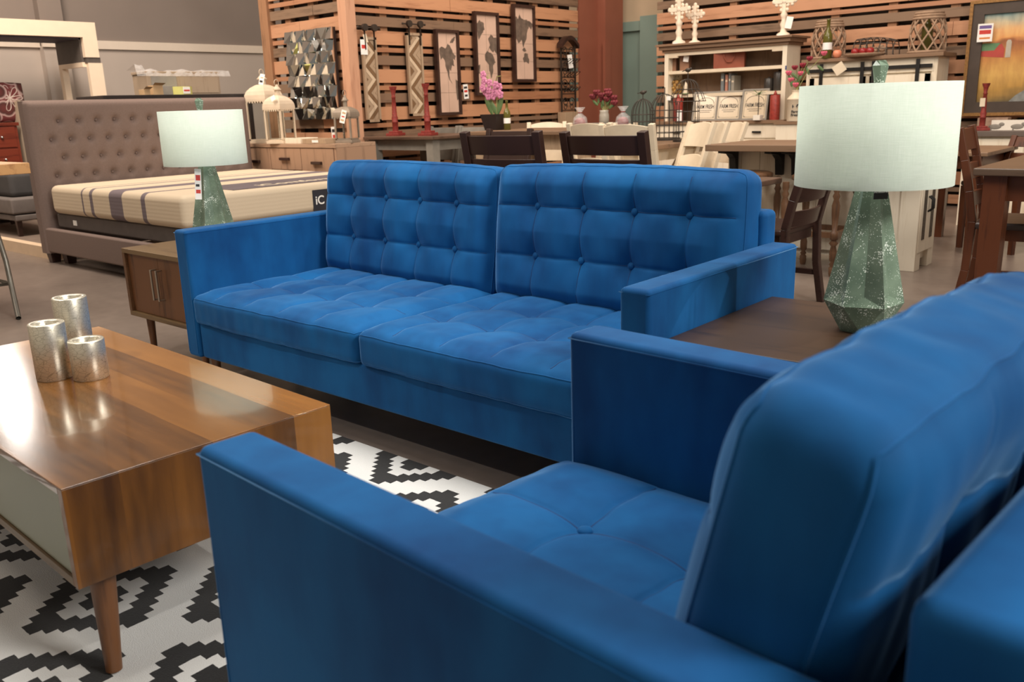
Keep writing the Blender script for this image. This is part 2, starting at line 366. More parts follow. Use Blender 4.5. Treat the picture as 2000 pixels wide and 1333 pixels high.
# armchair: local x = depth (front 0), local y = width (far side 0)
CH = thing('armchair', 'royal blue velvet armchair in the foreground with its back to the camera', 'armchair', (2.4133, -.3753, 0), radians(-3.339)); CH.location.z = .0105
W_, DC = .88, 1.0
arm(CH, 0, DC, -TA, 0, HB, HA); arm(CH, 0, DC, -W_, -W_+TA, HB, HA)
soft('base', .012, DC-.05, -W_+TA, -TA, HB, .302, CH)
soft('back_frame', .918, DC+.02, -W_+TA+.002, -TA-.002, HB+.02, .778, CH, .02)
ci = W_-2*TA
cushion('seat_cushion', CH, fr((-.01, -TA-.003, .362), (0, -1, 0), (1, 0, 0)) @ Matrix.Diagonal((1, 1, 1, 1)), ci-.006, .86, .125, [.229, .46], [.245, .465], .03, .03, nx=130, ny=160, seed=8) if False else \
cushion('seat_cushion', CH, fr((-.01, -W_+TA+.003, .362), (0, 1, 0), (-1, 0, 0)) @ Matrix.Translation((0, -.86, 0)), ci-.006, .86, .125, [.229, .46], [.395, .615], .022, .03, nx=130, ny=160, seed=8)
# back cushion: its x runs along -y(far -> near) so that its front looks to the seat (-x)
cushion('back_cushion', CH, fr((.728, -TA-.006, .40), (0, -1, 0), (.22, 0, 1)), ci-.014, .507, .145, [.228, .456], [.188, .372], .020, .045, nx=130, ny=104, both=True, seed=9, wr=3.2)
for x, y in ((.08, -.08), (DC-.08, -.08), (.08, -W_+.08), (DC-.08, -W_+.08)): leg_at(CH, x, y, HB+.01)

# ------------------------------------------------------------------ rug
def rug_mat():
    q = N('zigzag_rug'); q.set(Roughness=.95, Sheen_Weight=.1)
    sp = q.n('ShaderNodeSeparateXYZ'); t = q.n('ShaderNodeTexCoord')
    ad = q.n('ShaderNodeVectorMath', operation='ADD'); ns = q.n('ShaderNodeTexNoise'); ns.inputs['Scale'].default_value = 60
    q.l(t.outputs['Object'], ns.inputs['Vector']); sc = q.n('ShaderNodeVectorMath', operation='SCALE'); sc.inputs['Scale'].default_value = .004
    q.l(ns.outputs['Color'], sc.inputs[0]); q.l(t.outputs['Object'], ad.inputs[0]); q.l(sc.outputs[0], ad.inputs[1]); q.l(ad.outputs[0], sp.inputs[0])
    def cell(o, p):
        a = q.math('DIVIDE', o, p); a = q.math('DIVIDE', q.math('ADD', q.math('FLOOR', q.math('MULTIPLY', a, 20)), .5), 20)
        return q.math('ABSOLUTE', q.math('SUBTRACT', a, q.math('ROUND', a)))
    a = q.math('ADD', cell(sp.outputs[0], .505), cell(sp.outputs[1], .517)); dd = q.math('MINIMUM', a, q.math('SUBTRACT', 1, a))
    ring = q.math('MULTIPLY', q.math('GREATER_THAN', dd, .24), q.math('LESS_THAN', dd, .37))
    core = q.math('MULTIPLY', q.math('GREATER_THAN', dd, .02), q.math('LESS_THAN', dd, .14))
    k = q.math('ADD', ring, core)
    q.l(q.ramp(k, (.45, srgb(226, 226, 224)), (.55, srgb(28, 28, 29))), q.b.inputs['Base Color'])
    q.bump(q.noise(q.co(), 420, 3), .5, .006); return q.m
rg = B(-1.25, 2.1, -2.4, .014, 0, .010).build('rug', rug_mat(), bevel=.004)
rg.location = (1.424, -.012, 0); rg.rotation_euler = (0, 0, radians(-.3))
tag(rg, 'black and white rug with stepped nested diamonds under the coffee table', 'rug')

# ------------------------------------------------------------------ coffee table (local origin = near-right far corner of its top)
def ctable_mat(name, gloss):
    q = N(name); q.set(Roughness=.16 if gloss else .3, Coat_Weight=.6 if gloss else .2, Coat_Roughness=.05, Specular_IOR_Level=.5)
    t = q.n('ShaderNodeTexCoord'); sp = q.n('ShaderNodeSeparateXYZ'); q.l(t.outputs['Object'], sp.inputs[0])
    wob = q.math('MULTIPLY', q.math('SUBTRACT', q.noise(q.co((1.2, 0, 1.2)), 1.5, 1), .5), .02)
    i = q.math('FLOOR', q.math('DIVIDE', q.math('ADD', sp.outputs[1], wob), .102)); wn = q.n('ShaderNodeTexWhiteNoise', noise_dimensions='1D'); q.l(q.math('ADD', i, 3.0), wn.inputs['W'])
    cm = q.n('ShaderNodeCombineXYZ'); q.l(q.math('MULTIPLY', sp.outputs[0], 1.1), cm.inputs[0]); q.l(q.math('MULTIPLY', sp.outputs[2], 1.1), cm.inputs[2])
    q.l(q.math('ADD', q.math('MULTIPLY', sp.outputs[1], 7), q.math('MULTIPLY', wn.outputs[0], 31)), cm.inputs[1])
    f = q.noise(cm.outputs[0], 2.0, 5, .6); w = q.n('ShaderNodeTexWave', wave_type='BANDS', bands_direction='Y'); w.inputs['Scale'].default_value = 1.4; w.inputs['Distortion'].default_value = 7; w.inputs['Detail'].default_value = 3
    q.l(cm.outputs[0], w.inputs['Vector'])
    h = q.math('ADD', q.math('ADD', q.math('MULTIPLY', f, .5), q.math('MULTIPLY', w.outputs[1], .035)), q.math('MULTIPLY', wn.outputs[0], .42))
    q.l(q.ramp(h, (.2, srgb(70, 42, 18)), (.42, srgb(120, 76, 30)), (.85, srgb(160, 106, 46))), q.b.inputs['Base Color'])
    q.bump(q.math('ADD', f, q.math('MULTIPLY', q.noise(q.co((8, 60, 8)), 6, 2), .5)), .05, .002); return q.m
CTT = ctable_mat('walnut_gloss', True); CTE = ctable_mat('walnut_satin', False)
GREYLAQ = plain('grey_lacquer', srgb(136, 138, 118), .35, 0, .03, 3); UNDER = plain('dark_underside', srgb(48, 36, 26), .7)
ct = thing('coffee_table', 'walnut coffee table with plank veneer top and grey drawer front on round legs', 'coffee table', (1.7982, -.6096, 0), radians(-1.947))
TL, TW, TH, TB = 1.312, .619, .4624, .2479
B(-TL, 0, -TW, 0, TH-.003, TH).box(-TL+.0225, -.0225, -TW, 0, TH-.018, TH-.003).build('top', CTT, ct, bevel=.001)
B(-.022, 0, -TW, 0, TB, TH-.0032).build('end_panel', CTE, ct, bevel=.001); B(-TL, -TL+.022, -TW, 0, TB, TH-.0032).build('end_panel', CTE, ct, bevel=.001)
B(-TL+.022, -.022, -TW, 0, TB, TB+.018).build('bottom_panel', CABT, ct); B(-TL+.022, -.022, -.025, -.01, TB+.018, TH-.018).build('rear_panel', GREYLAQ, ct)
for k in range(2):
    x0 = -TL+.024+k*(TL-.048)/2
    B(x0, x0+(TL-.048)/2-.003, -TW+.006, -TW+.022, TB+.02, TH-.021).build('drawer', GREYLAQ, ct)
B(-TL+.03, -.03, -TW+.1, -.06, TB-.012, TB).build('leg_frame', UNDER, ct)
for x, y in ((-.065, -TW+.07), (-.065, -.07), (-TL+.065, -TW+.07), (-TL+.065, -.07)):
    MB().cyl((x, y, TB-.0005), (x+(.012 if x > -.5 else -.012), y+(-.012 if y < -.3 else .012), .0135), .0275, .0165, 20).build('leg', LEGW, ct)
def silver():
    q = N('crackled_silver'); q.set(Metallic=.85, Roughness=.36)
    v = q.n('ShaderNodeTexVoronoi', feature='DISTANCE_TO_EDGE'); v.inputs['Scale'].default_value = 70; q.l(q.co((1, 1, 1.6)), v.inputs['Vector'])
    q.l(q.ramp(v.outputs['Distance'], (.0, srgb(176, 170, 152)), (.05, srgb(226, 220, 204))), q.b.inputs['Base Color'])
    q.bump(q.math('MINIMUM', v.outputs['Distance'], .05), .25, .004); return q.m
SIL = silver()
for (x, y, h, lb) in ((.995, -.917, .155, 'medium silver crackled candle holder nearest the table edge'), (.905, -.812, .196, 'tallest silver crackled candle holder behind the other two'), (1.078, -.855, .108, 'shortest silver crackled candle holder of the cluster')):
    o = MB().lathe([(.043, 0), (.0455, .003), (.0455, h-.003), (.044, h), (.033, h), (.031, h-.004), (.031, h-.045), (.0, h-.046)], n=40).build('candle_holder', SIL)
    o.location = (x, y, TH); tag(o, lb, 'candle holder', 'silver candle holders')

# ------------------------------------------------------------------ end cabinets and lamps
def cabinet(label, x, y, w=.61, d=.60):
    t = thing('end_cabinet', label, 'end table', (x, y, 0)); z0, z1 = .228, .551; k = .022
    B(0, w, 0, d, z1-k, z1).build('top', CABT, t, bevel=.002)
    B(0, k, 0, d, z0+k, z1-k).build('side_panel', WAL, t, bevel=.001); B(w-k, w, 0, d, z0+k, z1-k).build('side_panel', WAL, t, bevel=.001)
    B(0, w, 0, d, z0, z0+k).build('bottom_panel', CABT, t, bevel=.002); B(k, w-k, d-.015, d-.005, z0+k, z1-k).build('rear_panel', WAL, t)
    for i in range(2):
        a = k+.002 if i == 0 else w/2+.001; b = w/2-.001 if i == 0 else w-k-.002
        dr = B(a, b, .014, .032, z0+k+.002, z1-k-.002).build('door', WALZ, t)
        hx = w/2-.024 if i == 0 else w/2+.024
        MB().bar((hx, -.012, .335), (hx, -.012, .475), .011, .007).bar((hx, -.012, .338), (hx, .014, .338), .009, .007).bar((hx, -.012, .472), (hx, .014, .472), .009, .007).build('handle', NICK, dr, bevel=.001)
    for px, py in ((.07, .06), (w-.07, .06), (.07, d-.06), (w-.07, d-.06)): leg_at(t, px, py, z0, .02, .012)
    return t
cabinet('dark walnut end cabinet with two doors and bar handles left of the sofa', -.6417, .0695)
ct2 = cabinet('dark walnut end cabinet between the sofa and the armchair', 2.3118, .0639, .62, .62)
for o in [q for q in ct2.children if q.name.startswith('top')]: o.data.materials[0] = wood('dark_plank_top', srgb(58, 40, 26), srgb(34, 23, 15), 'x', .4)
def speckle():
    q = N('speckled_sage_glaze'); q.set(Roughness=.28)
    f = q.noise(q.co(), 9, 3); base = q.ramp(f, (.35, srgb(92, 112, 96)), (.65, srgb(126, 146, 126)))
    v = q.n('ShaderNodeTexVoronoi'); v.inputs['Scale'].default_value = 210; q.l(q.co(), v.inputs['Vector'])
    n2 = q.noise(q.co(), 26, 3); th = q.math('ADD', .13, q.math('MULTIPLY', q.math('MAXIMUM', q.math('SUBTRACT', n2, .46), 0), 1.5))
    k = q.math('LESS_THAN', v.outputs['Distance'], th)
    mx = q.n('ShaderNodeMix', data_type='RGBA'); q.l(k, mx.inputs[0]); q.l(base, mx.inputs[6]); mx.inputs[7].default_value = srgb(226, 236, 226)
    q.l(mx.outputs[2], q.b.inputs['Base Color']); return q.m
SAGE = speckle()
def shade_mat():
    q = N('mint_linen_shade'); q.set(Roughness=.85, Sheen_Weight=.1)
    f = q.math('ADD', q.math('MULTIPLY', q.noise(q.co((3, 3, 60)), 9, 3), .5), q.math('MULTIPLY', q.noise(q.co((60, 60, 3)), 9, 3), .5))
    q.l(q.ramp(f, (.35, srgb(218, 230, 218)), (.65, srgb(234, 243, 233))), q.b.inputs['Base Color']); q.bump(f, .25, .002)
    tr = q.n('ShaderNodeBsdfTranslucent'); tr.inputs[0].default_value = srgb(238, 244, 237); ms = q.n('ShaderNodeMixShader'); ms.inputs[0].default_value = .40
    q.l(q.b.outputs[0], ms.inputs[1]); q.l(tr.outputs[0], ms.inputs[2]); q.l(ms.outputs[0], q.t.nodes['Material Output'].inputs['Surface']); return q.m
SHD = shade_mat()
def lamp(label, x, y, z, rz, tagcol):
    t = thing('table_lamp', label, 'lamp', (x, y, z), rz); n = 6; vs = []
    R = lambda r, zz, ph: [(r*cos(2*pi*(i+ph)/n), r*sin(2*pi*(i+ph)/n), zz) for i in range(n)]
    vs = R(.058, 0, .5)+R(.097, .075, 0)+R(.066, .098, .5)+R(.036, .368, 0)+R(.026, .372, .5); f = [tuple(range(n-1, -1, -1))]
    for i in range(n):
        j = (i+1) % n; b0, b1, c0, c1, v0, t0, t1, u0 = i, (i-1) % n, 6+i, 6+j, 12+i, 18+i, 18+j, 24+i
        f += [(b0, 6+j, 6+i), ((i-1) % n, b0, 6+i), (c0, c1, v0), (c0, v0, u0, t0), (v0, c1, t1, u0)]
    f.append(tuple(k for i in range(n) for k in (18+i, 24+i)))
    MB().add(vs, f).build('lamp_base', SAGE, t)
    MB().cyl((0,0,.37), (0,0,.40), .014).cyl((0,0,.40), (0,0,.44), .018).build('socket', IRON, t)
    MB().tube([(.02*s, 0, .42) for s in (1,)]+[(.05, 0, .46), (.052, 0, .54), (.03, 0, .600), (0, 0, .607), (-.03, 0, .600), (-.052, 0, .54), (-.05, 0, .47), (-.02, 0, .42)], .0025, 6).build('harp', NICK, t)
    z0, z1 = .372, .612
    sh = MB().lathe([(.185, z0), (.184, z1), (.1815, z1), (.1825, z0), (.185, z0)], n=72, cap=False).build('lamp_shade', SHD, t)
    m = MB()
    for k in range(3): a = 2*pi*k/3; m.tube([(0, 0, z1-.008), (.182*cos(a), .182*sin(a), z1-.008)], .002, 6)
    m.build('shade_ring', NICK, sh)
    fv = [(.011*cos(pi*i/3), .011*sin(pi*i/3), .606) for i in range(6)]+[(.021*cos(pi*i/3+.5), .021*sin(pi*i/3+.5), .654) for i in range(6)]+[(.011*cos(pi*i/3), .011*sin(pi*i/3), .666) for i in range(6)]
    ff = [tuple(range(5, -1, -1)), tuple(range(12, 18))]
    for k in (0, 6):
        for i in range(6): ff += [(k+i, k+(i+1) % 6, k+6+i), (k+(i+1) % 6, k+6+(i+1) % 6, k+6+i)]
    MB().add(fv, ff).build('finial', SAGE, t)
    return t
lamp('larger looking sage table lamp with mint shade on the cabinet by the armchair', 2.672, .437, .551, .35, 0)
lamp('sage table lamp with mint shade on the far left end cabinet', -.315, .37, .551, .1, 0)
BT = plain('black_tag', srgb(22, 22, 24), .5)
# paper swing tags
def card(name, label, c, w, h, mat, facing, lines=(), cat='price tag', tilt=0, group=None, t=.0012, lift=.0012):
    """thin upright card at c (centre); facing = direction its print looks to"""
    fz = Vector(facing).normalized(); xa = Vector((0, 0, 1)).cross(fz).normalized(); ya = fz.cross(xa)
    M = Matrix(((xa.x, ya.x, fz.x, 0), (xa.y, ya.y, fz.y, 0), (xa.z, ya.z, fz.z, 0), (0,0,0,1))) @ Matrix.Rotation(tilt, 4, 'Z')
    o = bpy.data.objects.new(name, None); COL.objects.link(o); o.location = c; o.empty_display_size = .05; tag(o, label, cat, group)
    mb = MB(); mb.x = M; mb.box(-w/2, w/2, -h/2, h/2, -t, 0).build('card', mat, o)
    for (y0, y1, x0, x1, mt) in lines:
        mb = MB(); mb.x = M; mb.box(-w/2+x0*w, -w/2+x1*w, -h/2+y0*h, -h/2+y1*h, 0, lift*.3).build('print', mt, o)
    return o, M
o, M = card('swing_tag', 'small black swing tag hanging under the lamp shade by the armchair', at(1721, 378, d=2.06), .036, .027, BT, (.75, -.65, 0))
text('lettering', 'Accessories', .0075, M @ Matrix.Translation((0, .004, .0006)), PAPER, o, .0002)
MB().tube([M @ Vector((0, .0135, 0)), M @ Vector((.0, .03, -.004))], .0008, 5).build('string', PAPER, o)
o, M = card('swing_tag', 'tall white price tag hanging from the neck of the left lamp', at(387, 360, d=3.93), .028, .135, PAPER, (.95, -.35, .1), [(.62, .8, .15, .85, REDINK), (.2, .32, .15, .85, REDINK), (.42, .5, .15, .7, INK)], tilt=-.1)
pp = MB().box(0, .1, 0, .14, 0, .001).build('paper_sheet', PAPER); pp.location = (-.125, .075, .551); pp.rotation_euler = (0, 0, .2)
tag(pp, 'white paper sheet lying on the left end cabinet by the sofa arm', 'paper')

# ================================================================== LEFT BACKGROUND: bedroom area
# upholstered bed, headboard facing +x
bed = thing('upholstered_bed', 'taupe linen bed with tall button tufted headboard behind the left lamp', 'bed', (-4.15, 1.1, 0))
BW = 2.0
def headboard():
    mb = MB(); ny, nz = 120, 72; z0, z1 = .08, 1.30; btn = []
    for r in range(5):
        zz = 1.135-r*.145
        for k in range(12):
            yy = .16+k*.155+(.0775 if r % 2 == 0 else 0)
            if yy < BW-.12: btn.append((yy, zz))
    rows = []
    for j in range(nz+1):
        z = z0+(z1-z0)*j/nz
        for i in range(ny+1):
            y = -.01+(BW+.02)*i/ny; x = 0
            e = min(y+.01, BW+.01-y, z1-z)
            x = .05*max(0, 1-max(0, 1-e/.05)**2)**.5-.05
            if z > .38 and .05 < y < BW-.05:
                d = min(((y-b[0])**2+(z-b[1])**2)**.5 for b in btn); x += .014*min(1, d/.055)-.034*math.exp(-(d/.021)**2)-.006
                # diagonal pleats
                if z < 1.16:
                    a = ((y-.16)/.155+(z-1.135+.145)/.29) % 1; c = ((y-.16)/.155-(z-1.135+.145)/.29) % 1
                    x -= .004*math.exp(-(min(a, 1-a)/.06)**2)+.004*math.exp(-(min(c, 1-c)/.06)**2)
            rows.append((x, y, z))
    mb.add(rows, [(j*(ny+1)+i, j*(ny+1)+i+1, (j+1)*(ny+1)+i+1, (j+1)*(ny+1)+i) for j in range(nz) for i in range(ny)], 0, True)
    h = mb.box(-.13, -.045, -.01, BW+.01, z0, z1-.005).build('headboard', BEDF, bed)
    for y, z in btn:
        if z > .6: MB().ball((-.024, y, z), .007, .012, .012, 8).build('button', BEDF, h)
headboard()
B(-.05, 2.15, .0, .06, .09, .29).build('side_rail', BEDF, bed, bevel=.015); B(-.05, 2.15, BW-.06, BW, .09, .29).build('side_rail', BEDF, bed, bevel=.015)
B(2.1, 2.18, .0, BW, .09, .29).build('footboard', BEDF, bed, bevel=.015)
for x, y in ((-.06, .05), (.12, .1), (2.1, .08), (-.06, BW-.08), (2.1, BW-.08)): MB().bar((x, y, .1), (x, y, 0), .09, .09, w1=.065, h1=.065).build('bed_foot', ESP, bed)
FND = plain('charcoal_fabric', srgb(92, 84, 80), .9)
fd = B(.07, 2.12, .07, 1.93, .295, .41).build('mattress_base', FND, bed, bevel=.015)
B(.37, .43, .066, .07, .33, .37).build('label_patch', PAPER, fd)
def matt_mat():
    q = N('striped_mattress'); q.set(Roughness=.9); t = q.n('ShaderNodeTexCoord'); sp = q.n('ShaderNodeSeparateXYZ'); q.l(t.outputs['Object'], sp.inputs[0])
    x = sp.outputs[0]; k = 0
    for a, b in ((-3.50, -3.475), (-3.36, -3.31), (-3.04, -2.84), (-2.56, -2.50)):
        s = q.math('MULTIPLY', q.math('GREATER_THAN', x, a), q.math('LESS_THAN', x, b)); k = s if k == 0 else q.math('ADD', k, s)
    q.l(q.ramp(k, (.4, srgb(210, 192, 166)), (.6, srgb(116, 104, 108))), q.b.inputs['Base Color'])
    w = q.n('ShaderNodeTexWave', bands_direction='Z'); w.inputs['Scale'].default_value = 12; q.l(t.outputs['Object'], w.inputs['Vector'])
    q.bump(q.math('ADD', q.math('MULTIPLY', w.outputs[1], .4), q.noise(q.co(), 150, 2)), .15, .006); return q.m
mt = B(-4.07, -2.0, 1.14, 3.05, .41, .635).build('mattress', matt_mat(), bevel=.05, seg=5)
tag(mt, 'cream mattress with grey stripes on the tufted bed', 'mattress')
PAN = plain('grey_band', srgb(104, 94, 98), .85); DKP = plain('navy_patch', srgb(42, 42, 50), .7)
B(-2.5, -2.04, 1.55, 2.95, .635, .638).build('top_band', PAN, mt)
text('lettering', 'iComfort', .17, fr((-2.17, 2.15, .6395), (0, 1, 0), (-1, 0, 0)), CREAM, mt)
q0 = at(632, 392, x=-1.99); pt = B(-2.002, -1.996, q0.y-.09, q0.y+.12, .42, .58).build('label_patch', DKP, mt, bevel=.001)
text('lettering', 'iC', .09, fr((-1.994, q0.y-.03, .50), (0, 1, 0), (0, 0, 1)), PAPER, pt)
# dark dresser behind the headboard and what stands on it
DK = plain('black_brown', srgb(44, 36, 34), .4)
dd = thing('dresser', 'dark brown long dresser behind the tufted headboard', 'dresser', (-5.25, 2.0, 0))
B(0, .55, -.02, 1.55, 1.30, 1.345).build('top', DK, dd, bevel=.004); B(.02, .53, 0, 1.53, .08, 1.30).build('body', DK, dd)
for r in range(3):
    for k in range(2):
        dw = B(.53, .548, .03+k*.76, .74+k*.76, .14+r*.39, .49+r*.39).build('drawer', DK, dd, bevel=.003); MB().ball((.56, .385+k*.76, .315+r*.39), .016, n=10).build('knob', NICK, dw)
for x in (.05, .5):
    for y in (.04, 1.49): MB().bar((x, y, .08), (x, y, 0), .06, .06).build('foot', DK, dd)
GW = wood('pale_grey_wood', srgb(172, 152, 130), srgb(146, 126, 106), 'z', .6)
nc = thing('small_cabinet', 'pale grey wood cabinet with mirrored end standing on the dark dresser', 'cabinet', (-5.24, 2.55, 1.345))
B(0, .28, 0, .78, 0, .20).build('body', GW, nc, bevel=.003); B(0, .28, -.01, .79, .20, .225).build('top', GW, nc, bevel=.003)
MIR = plain('mirror_glass', srgb(225, 228, 225), .03, 1, 0); MIRD = plain('silvered_panel', srgb(190, 186, 178), .25, .6)
B(.28, .29, .04, .30, .03, .18).build('mirror_panel', MIRD, nc); B(.28, .288, .34, .76, .02, .19).build('drawer', GW, nc, bevel=.002)
def wrap():
    q = N('plastic_wrap'); q.set(Base_Color=(.95, .95, .95, 1), Roughness=.12, Alpha=.28, Specular_IOR_Level=.8); q.bump(q.noise(q.co((1, 1, 3)), 14, 4), .8, .03); return q.m
mb = MB(); n = 40
pts = [(.30+.02*noise.noise(Vector((k*.9, 0, 1))), -.10+1.0*k/n, (.20+.05*noise.noise(Vector((k*.5, 2, 0))) if 0 < k < n else .20)) for k in range(n+1)]
vs = []
for p in pts: vs += [(p[0], p[1], .17+p[2]*.05), (p[0]-.03, p[1], .235+.03*noise.noise(Vector((p[1]*9, 0, 0)))+(.06 if p[1] < 0 else 0)), (.1, p[1], .235+.025*noise.noise(Vector((p[1]*7, 4, 0))))]
mb.add(vs, [f for k in range(n) for f in ((3*k, 3*k+3, 3*k+4, 3*k+1), (3*k+1, 3*k+4, 3*k+5, 3*k+2))], 0, True)
wr = mb.build('plastic_wrap', wrap()); wr.location = (-5.24, 2.55, 1.345); tag(wr, 'crumpled clear plastic wrap over the pale grey cabinet', 'plastic wrap')
YEL = plain('yellow_green_ribbon', srgb(206, 202, 120), .6); CARD = plain('tan_card', srgb(196, 164, 124), .7)
rr = thing('ribbon_roll', 'yellow green ribbon roll with white label on the dark dresser', 'ribbon', (-4.82, 2.62, 1.345)); rr.location = (-4.82, at(358, 190, x=-4.8).y, 1.345)
MB().cyl((0,0,0), (0,0,.075), .1, n=28).build('roll', YEL, rr); lb_ = B(.096, .102, -.035, .035, .008, .07).build('label', PAPER, rr); B(.102, .103, -.03, .03, .03, .045).build('print', REDINK, lb_)
for (u, w, h, lb, c) in ((305, .10, .085, 'small open tan cardboard box on the left end of the dark dresser', CARD), (283, .06, .05, 'small brown carton beside the open tan box', CARD)):
    q1 = at(u, 185, x=-4.78); o = thing('cardboard_box', lb, 'box', (-4.78, q1.y, 1.345)); B(-.05, .05, -w/2, w/2, 0, h).build('body', c, o, bevel=.002)
    mb = MB(); mb.add([(.05, -w/2, h), (.05, w/2, h), (.10, w/2+.01, h+.02), (.10, -w/2, h+.025)], [(0, 1, 2, 3)]); mb.build('flap', c, o)
q1 = at(325, 180, x=-4.8); o = B(-4.86, -4.80, q1.y-.07, q1.y+.07, 1.345, 1.43).build('photo_block', MIRD, bevel=.002); tag(o, 'small grey picture block between the tan box and ribbon roll', 'picture block')
# white portal frame near the wall
WP = plain('portal_white', srgb(248, 226, 200), .6, 0, .02); GB = plain('portal_grey', srgb(92, 84, 78), .7)
pf = thing('display_frame', 'tall white display frame with dark grey niche at the far left', 'display frame', (-6.9, 0, 0))
qa = at(180, 45, x=-6.9); qb = at(155, 62, x=-6.9); qc = at(188, 122, x=-6.9)
yR, zT, yL = qa.y, qa.z, qb.y
B(-.0, .06, -1.2, yR, zT-.16, zT).build('beam', WP, pf); B(0, .06, yL, yR, qc.z+.05, zT-.16).build('post', WP, pf)
B(-.02, .05, yL+.01, yR+.01, qc.z-.01, qc.z+.05).build('joint_block', GB, pf); B(0, .06, yL+.02, yR+.02, 0, qc.z-.01).build('post', WP, pf)
B(-.62, 0, yL-.02, yL, qc.z, zT-.16).build('niche_side', GB, pf); B(-.62, 0, yL-.02, yL+.02, qc.z-.05, qc.z).build('niche_shelf', WP, pf); B(-.62, -.54, yL-.02, yL+.05, 0, qc.z-.05).build('rear_post', WP, pf)
B(-.62, 0, -1.2, yL, zT-.18, zT-.161).build('soffit', plain('soffit_violet', srgb(82, 74, 84), .7), pf); B(-.62, 0, -1.2, yR, zT-.161, zT-.158).build('beam_top', WP, pf)
# red dresser with floral pillow
REDW = wood('red_brown_wood', srgb(122, 52, 34), srgb(88, 34, 22), 'y', .35)
rd = thing('dresser', 'red brown wooden dresser at the left edge of the photo', 'dresser', (-7.75, at(44, 250, x=-7.25).y-1.03, .06))
B(0, .5, 0, 1.0, 1.04, 1.075).build('top', REDW, rd, bevel=.003); B(.02, .48, .02, .98, .05, 1.04).build('body', REDW, rd)
for r in range(4):
    dw = B(.48, .495, .05, .95, .09+r*.24, .31+r*.24).build('drawer', REDW, rd, bevel=.003); MB().ball((.51, .80, .2+r*.24), .016, n=10).build('knob', CHRM, dw); MB().ball((.51, .2, .2+r*.24), .016, n=10).build('knob', CHRM, dw)
B(.0, .5, 1.03, 1.09, -.0, 1.30).build('white_end_panel', CREAM, rd)
def floral():
    q = N('floral_print'); q.set(Roughness=.9); v = q.n('ShaderNodeTexVoronoi'); v.inputs['Scale'].default_value = 7; q.l(q.co(), v.inputs['Vector'])
    r = q.ramp(v.outputs['Distance'], (.1, srgb(232, 214, 200)), (.16, srgb(120, 60, 58)), (.42, srgb(92, 56, 52)), (.55, srgb(222, 190, 184)), (.62, srgb(130, 66, 66)))
    q.l(r, q.b.inputs['Base Color']); return q.m
FLO = floral()
pl = thing('throw_pillow', 'maroon floral print throw pillow standing on the red brown dresser', 'pillow', (-7.42, at(14, 208, x=-7.35).y, 1.136), 0)
mb = MB(); n = 16
def pil(i, j, s):
    a = -1+2*i/n; b = -1+2*j/n; k = ((1-a*a)*(1-b*b))**.45; return (s*.07*k+.02*b, a*.215*(1-.05*b*b), .215+b*.215*(1-.05*a*a))
for s in (1, -1): mb.add([pil(i, j, s) for j in range(n+1) for i in range(n+1)], [(j*(n+1)+i, j*(n+1)+i+1, (j+1)*(n+1)+i+1, (j+1)*(n+1)+i) for j in range(n) for i in range(n)], 0, True)
pc = mb.build('cover', FLO, pl, merge=True)
PINK = plain('pale_thread', srgb(236, 216, 206), .8)
mb = MB()
for k in range(7):
    a = 2*pi*k/7; c0 = Vector((.075, .04, .26)); pts = []
    for j in range(9):
        t = j/8; r = .14*sin(pi*min(t, 1-t)*1.0); w = .025*sin(2*pi*t); pts.append(c0+Vector((-.02*r/.14, r*cos(a)-w*sin(a), r*sin(a)+w*cos(a))))
    mb.tube(pts, .005, 5)
mb.build('flower_embroidery', PINK, pl)
# low platform, bench on it, tan bistro table
LED = plain('ledge_cream', srgb(226, 200, 170), .6, 0, .04)
struct(B(-8, -4.32, 1.18, 1.26, 0, .10).build('trim_5', LED)); struct(B(-8, -4.32, 1.26, 5.5, 0, .05).build('platform', plain('platform_grey', srgb(132, 116, 104), .6)))
BCH = plain('grey_upholstery', srgb(118, 110, 106), .9); BCD = plain('dark_grey_cushion', srgb(78, 76, 76), .9)
bn = thing('upholstered_bench', 'low grey upholstered bench behind the bed at far left', 'bench', (-7.15, 1.45, .05))
B(0, 1.35, 0, .5, .22, .37).build('seat', BCH, bn, bevel=.02); B(.0, 1.35, .02, .5, .155, .21).build('apron', BCH, bn, bevel=.01)
for x, y in ((.06, .06), (1.29, .06), (.06, .44), (1.29, .44)): MB().bar((x, y, .16), (x, y, 0), .05, .05, w1=.035, h1=.035).build('leg', ESP, bn)
bc = B(-7.05, -5.97, 1.53, 1.90, .42, .66).build('seat_cushion', BCD, bevel=.05, seg=4); tag(bc, 'dark grey block cushion on the low grey bench', 'cushion')
TANW = wood('tan_bistro_wood', srgb(206, 156, 102), srgb(178, 128, 80), 'x', .5); STEEL = plain('grey_steel', srgb(120, 116, 108), .4, .7)
tb = thing('bistro_table', 'tall tan wood table on splayed grey steel legs cut by the left edge', 'table', (-3.10, .06, 0))
tq = at(60, 329, d=5.4)
B(-.1, .71, -.5, .33, .83, .895).build('tabletop', TANW, tb, bevel=.004)
for x, y in ((.62, .22), (.62, -.4), (0, .22), (0, -.4)):
    sx = 1 if x > .3 else -1; sy = 1 if y > 0 else -1
    MB().tube([(x-sx*.03, y-sy*.06, .83), (x-sx*.06, y-sy*.10, .55), (x-sx*.03, y-sy*.08, .30), (x+sx*.36, y-sy*.20, .012)] if (x, y) == (.62, .22) else [(x-sx*.03, y-sy*.06, .83), (x-sx*.06, y-sy*.10, .55), (x-sx*.03, y-sy*.08, .3), (x, y, .012)], .016, 8).build('leg', STEEL, tb)
MB().tube([(.59, .14, .16), (0, .14, .16), (0, -.32, .16), (.59, -.32, .16)], .012, 8, True).build('stretcher', STEEL, tb)

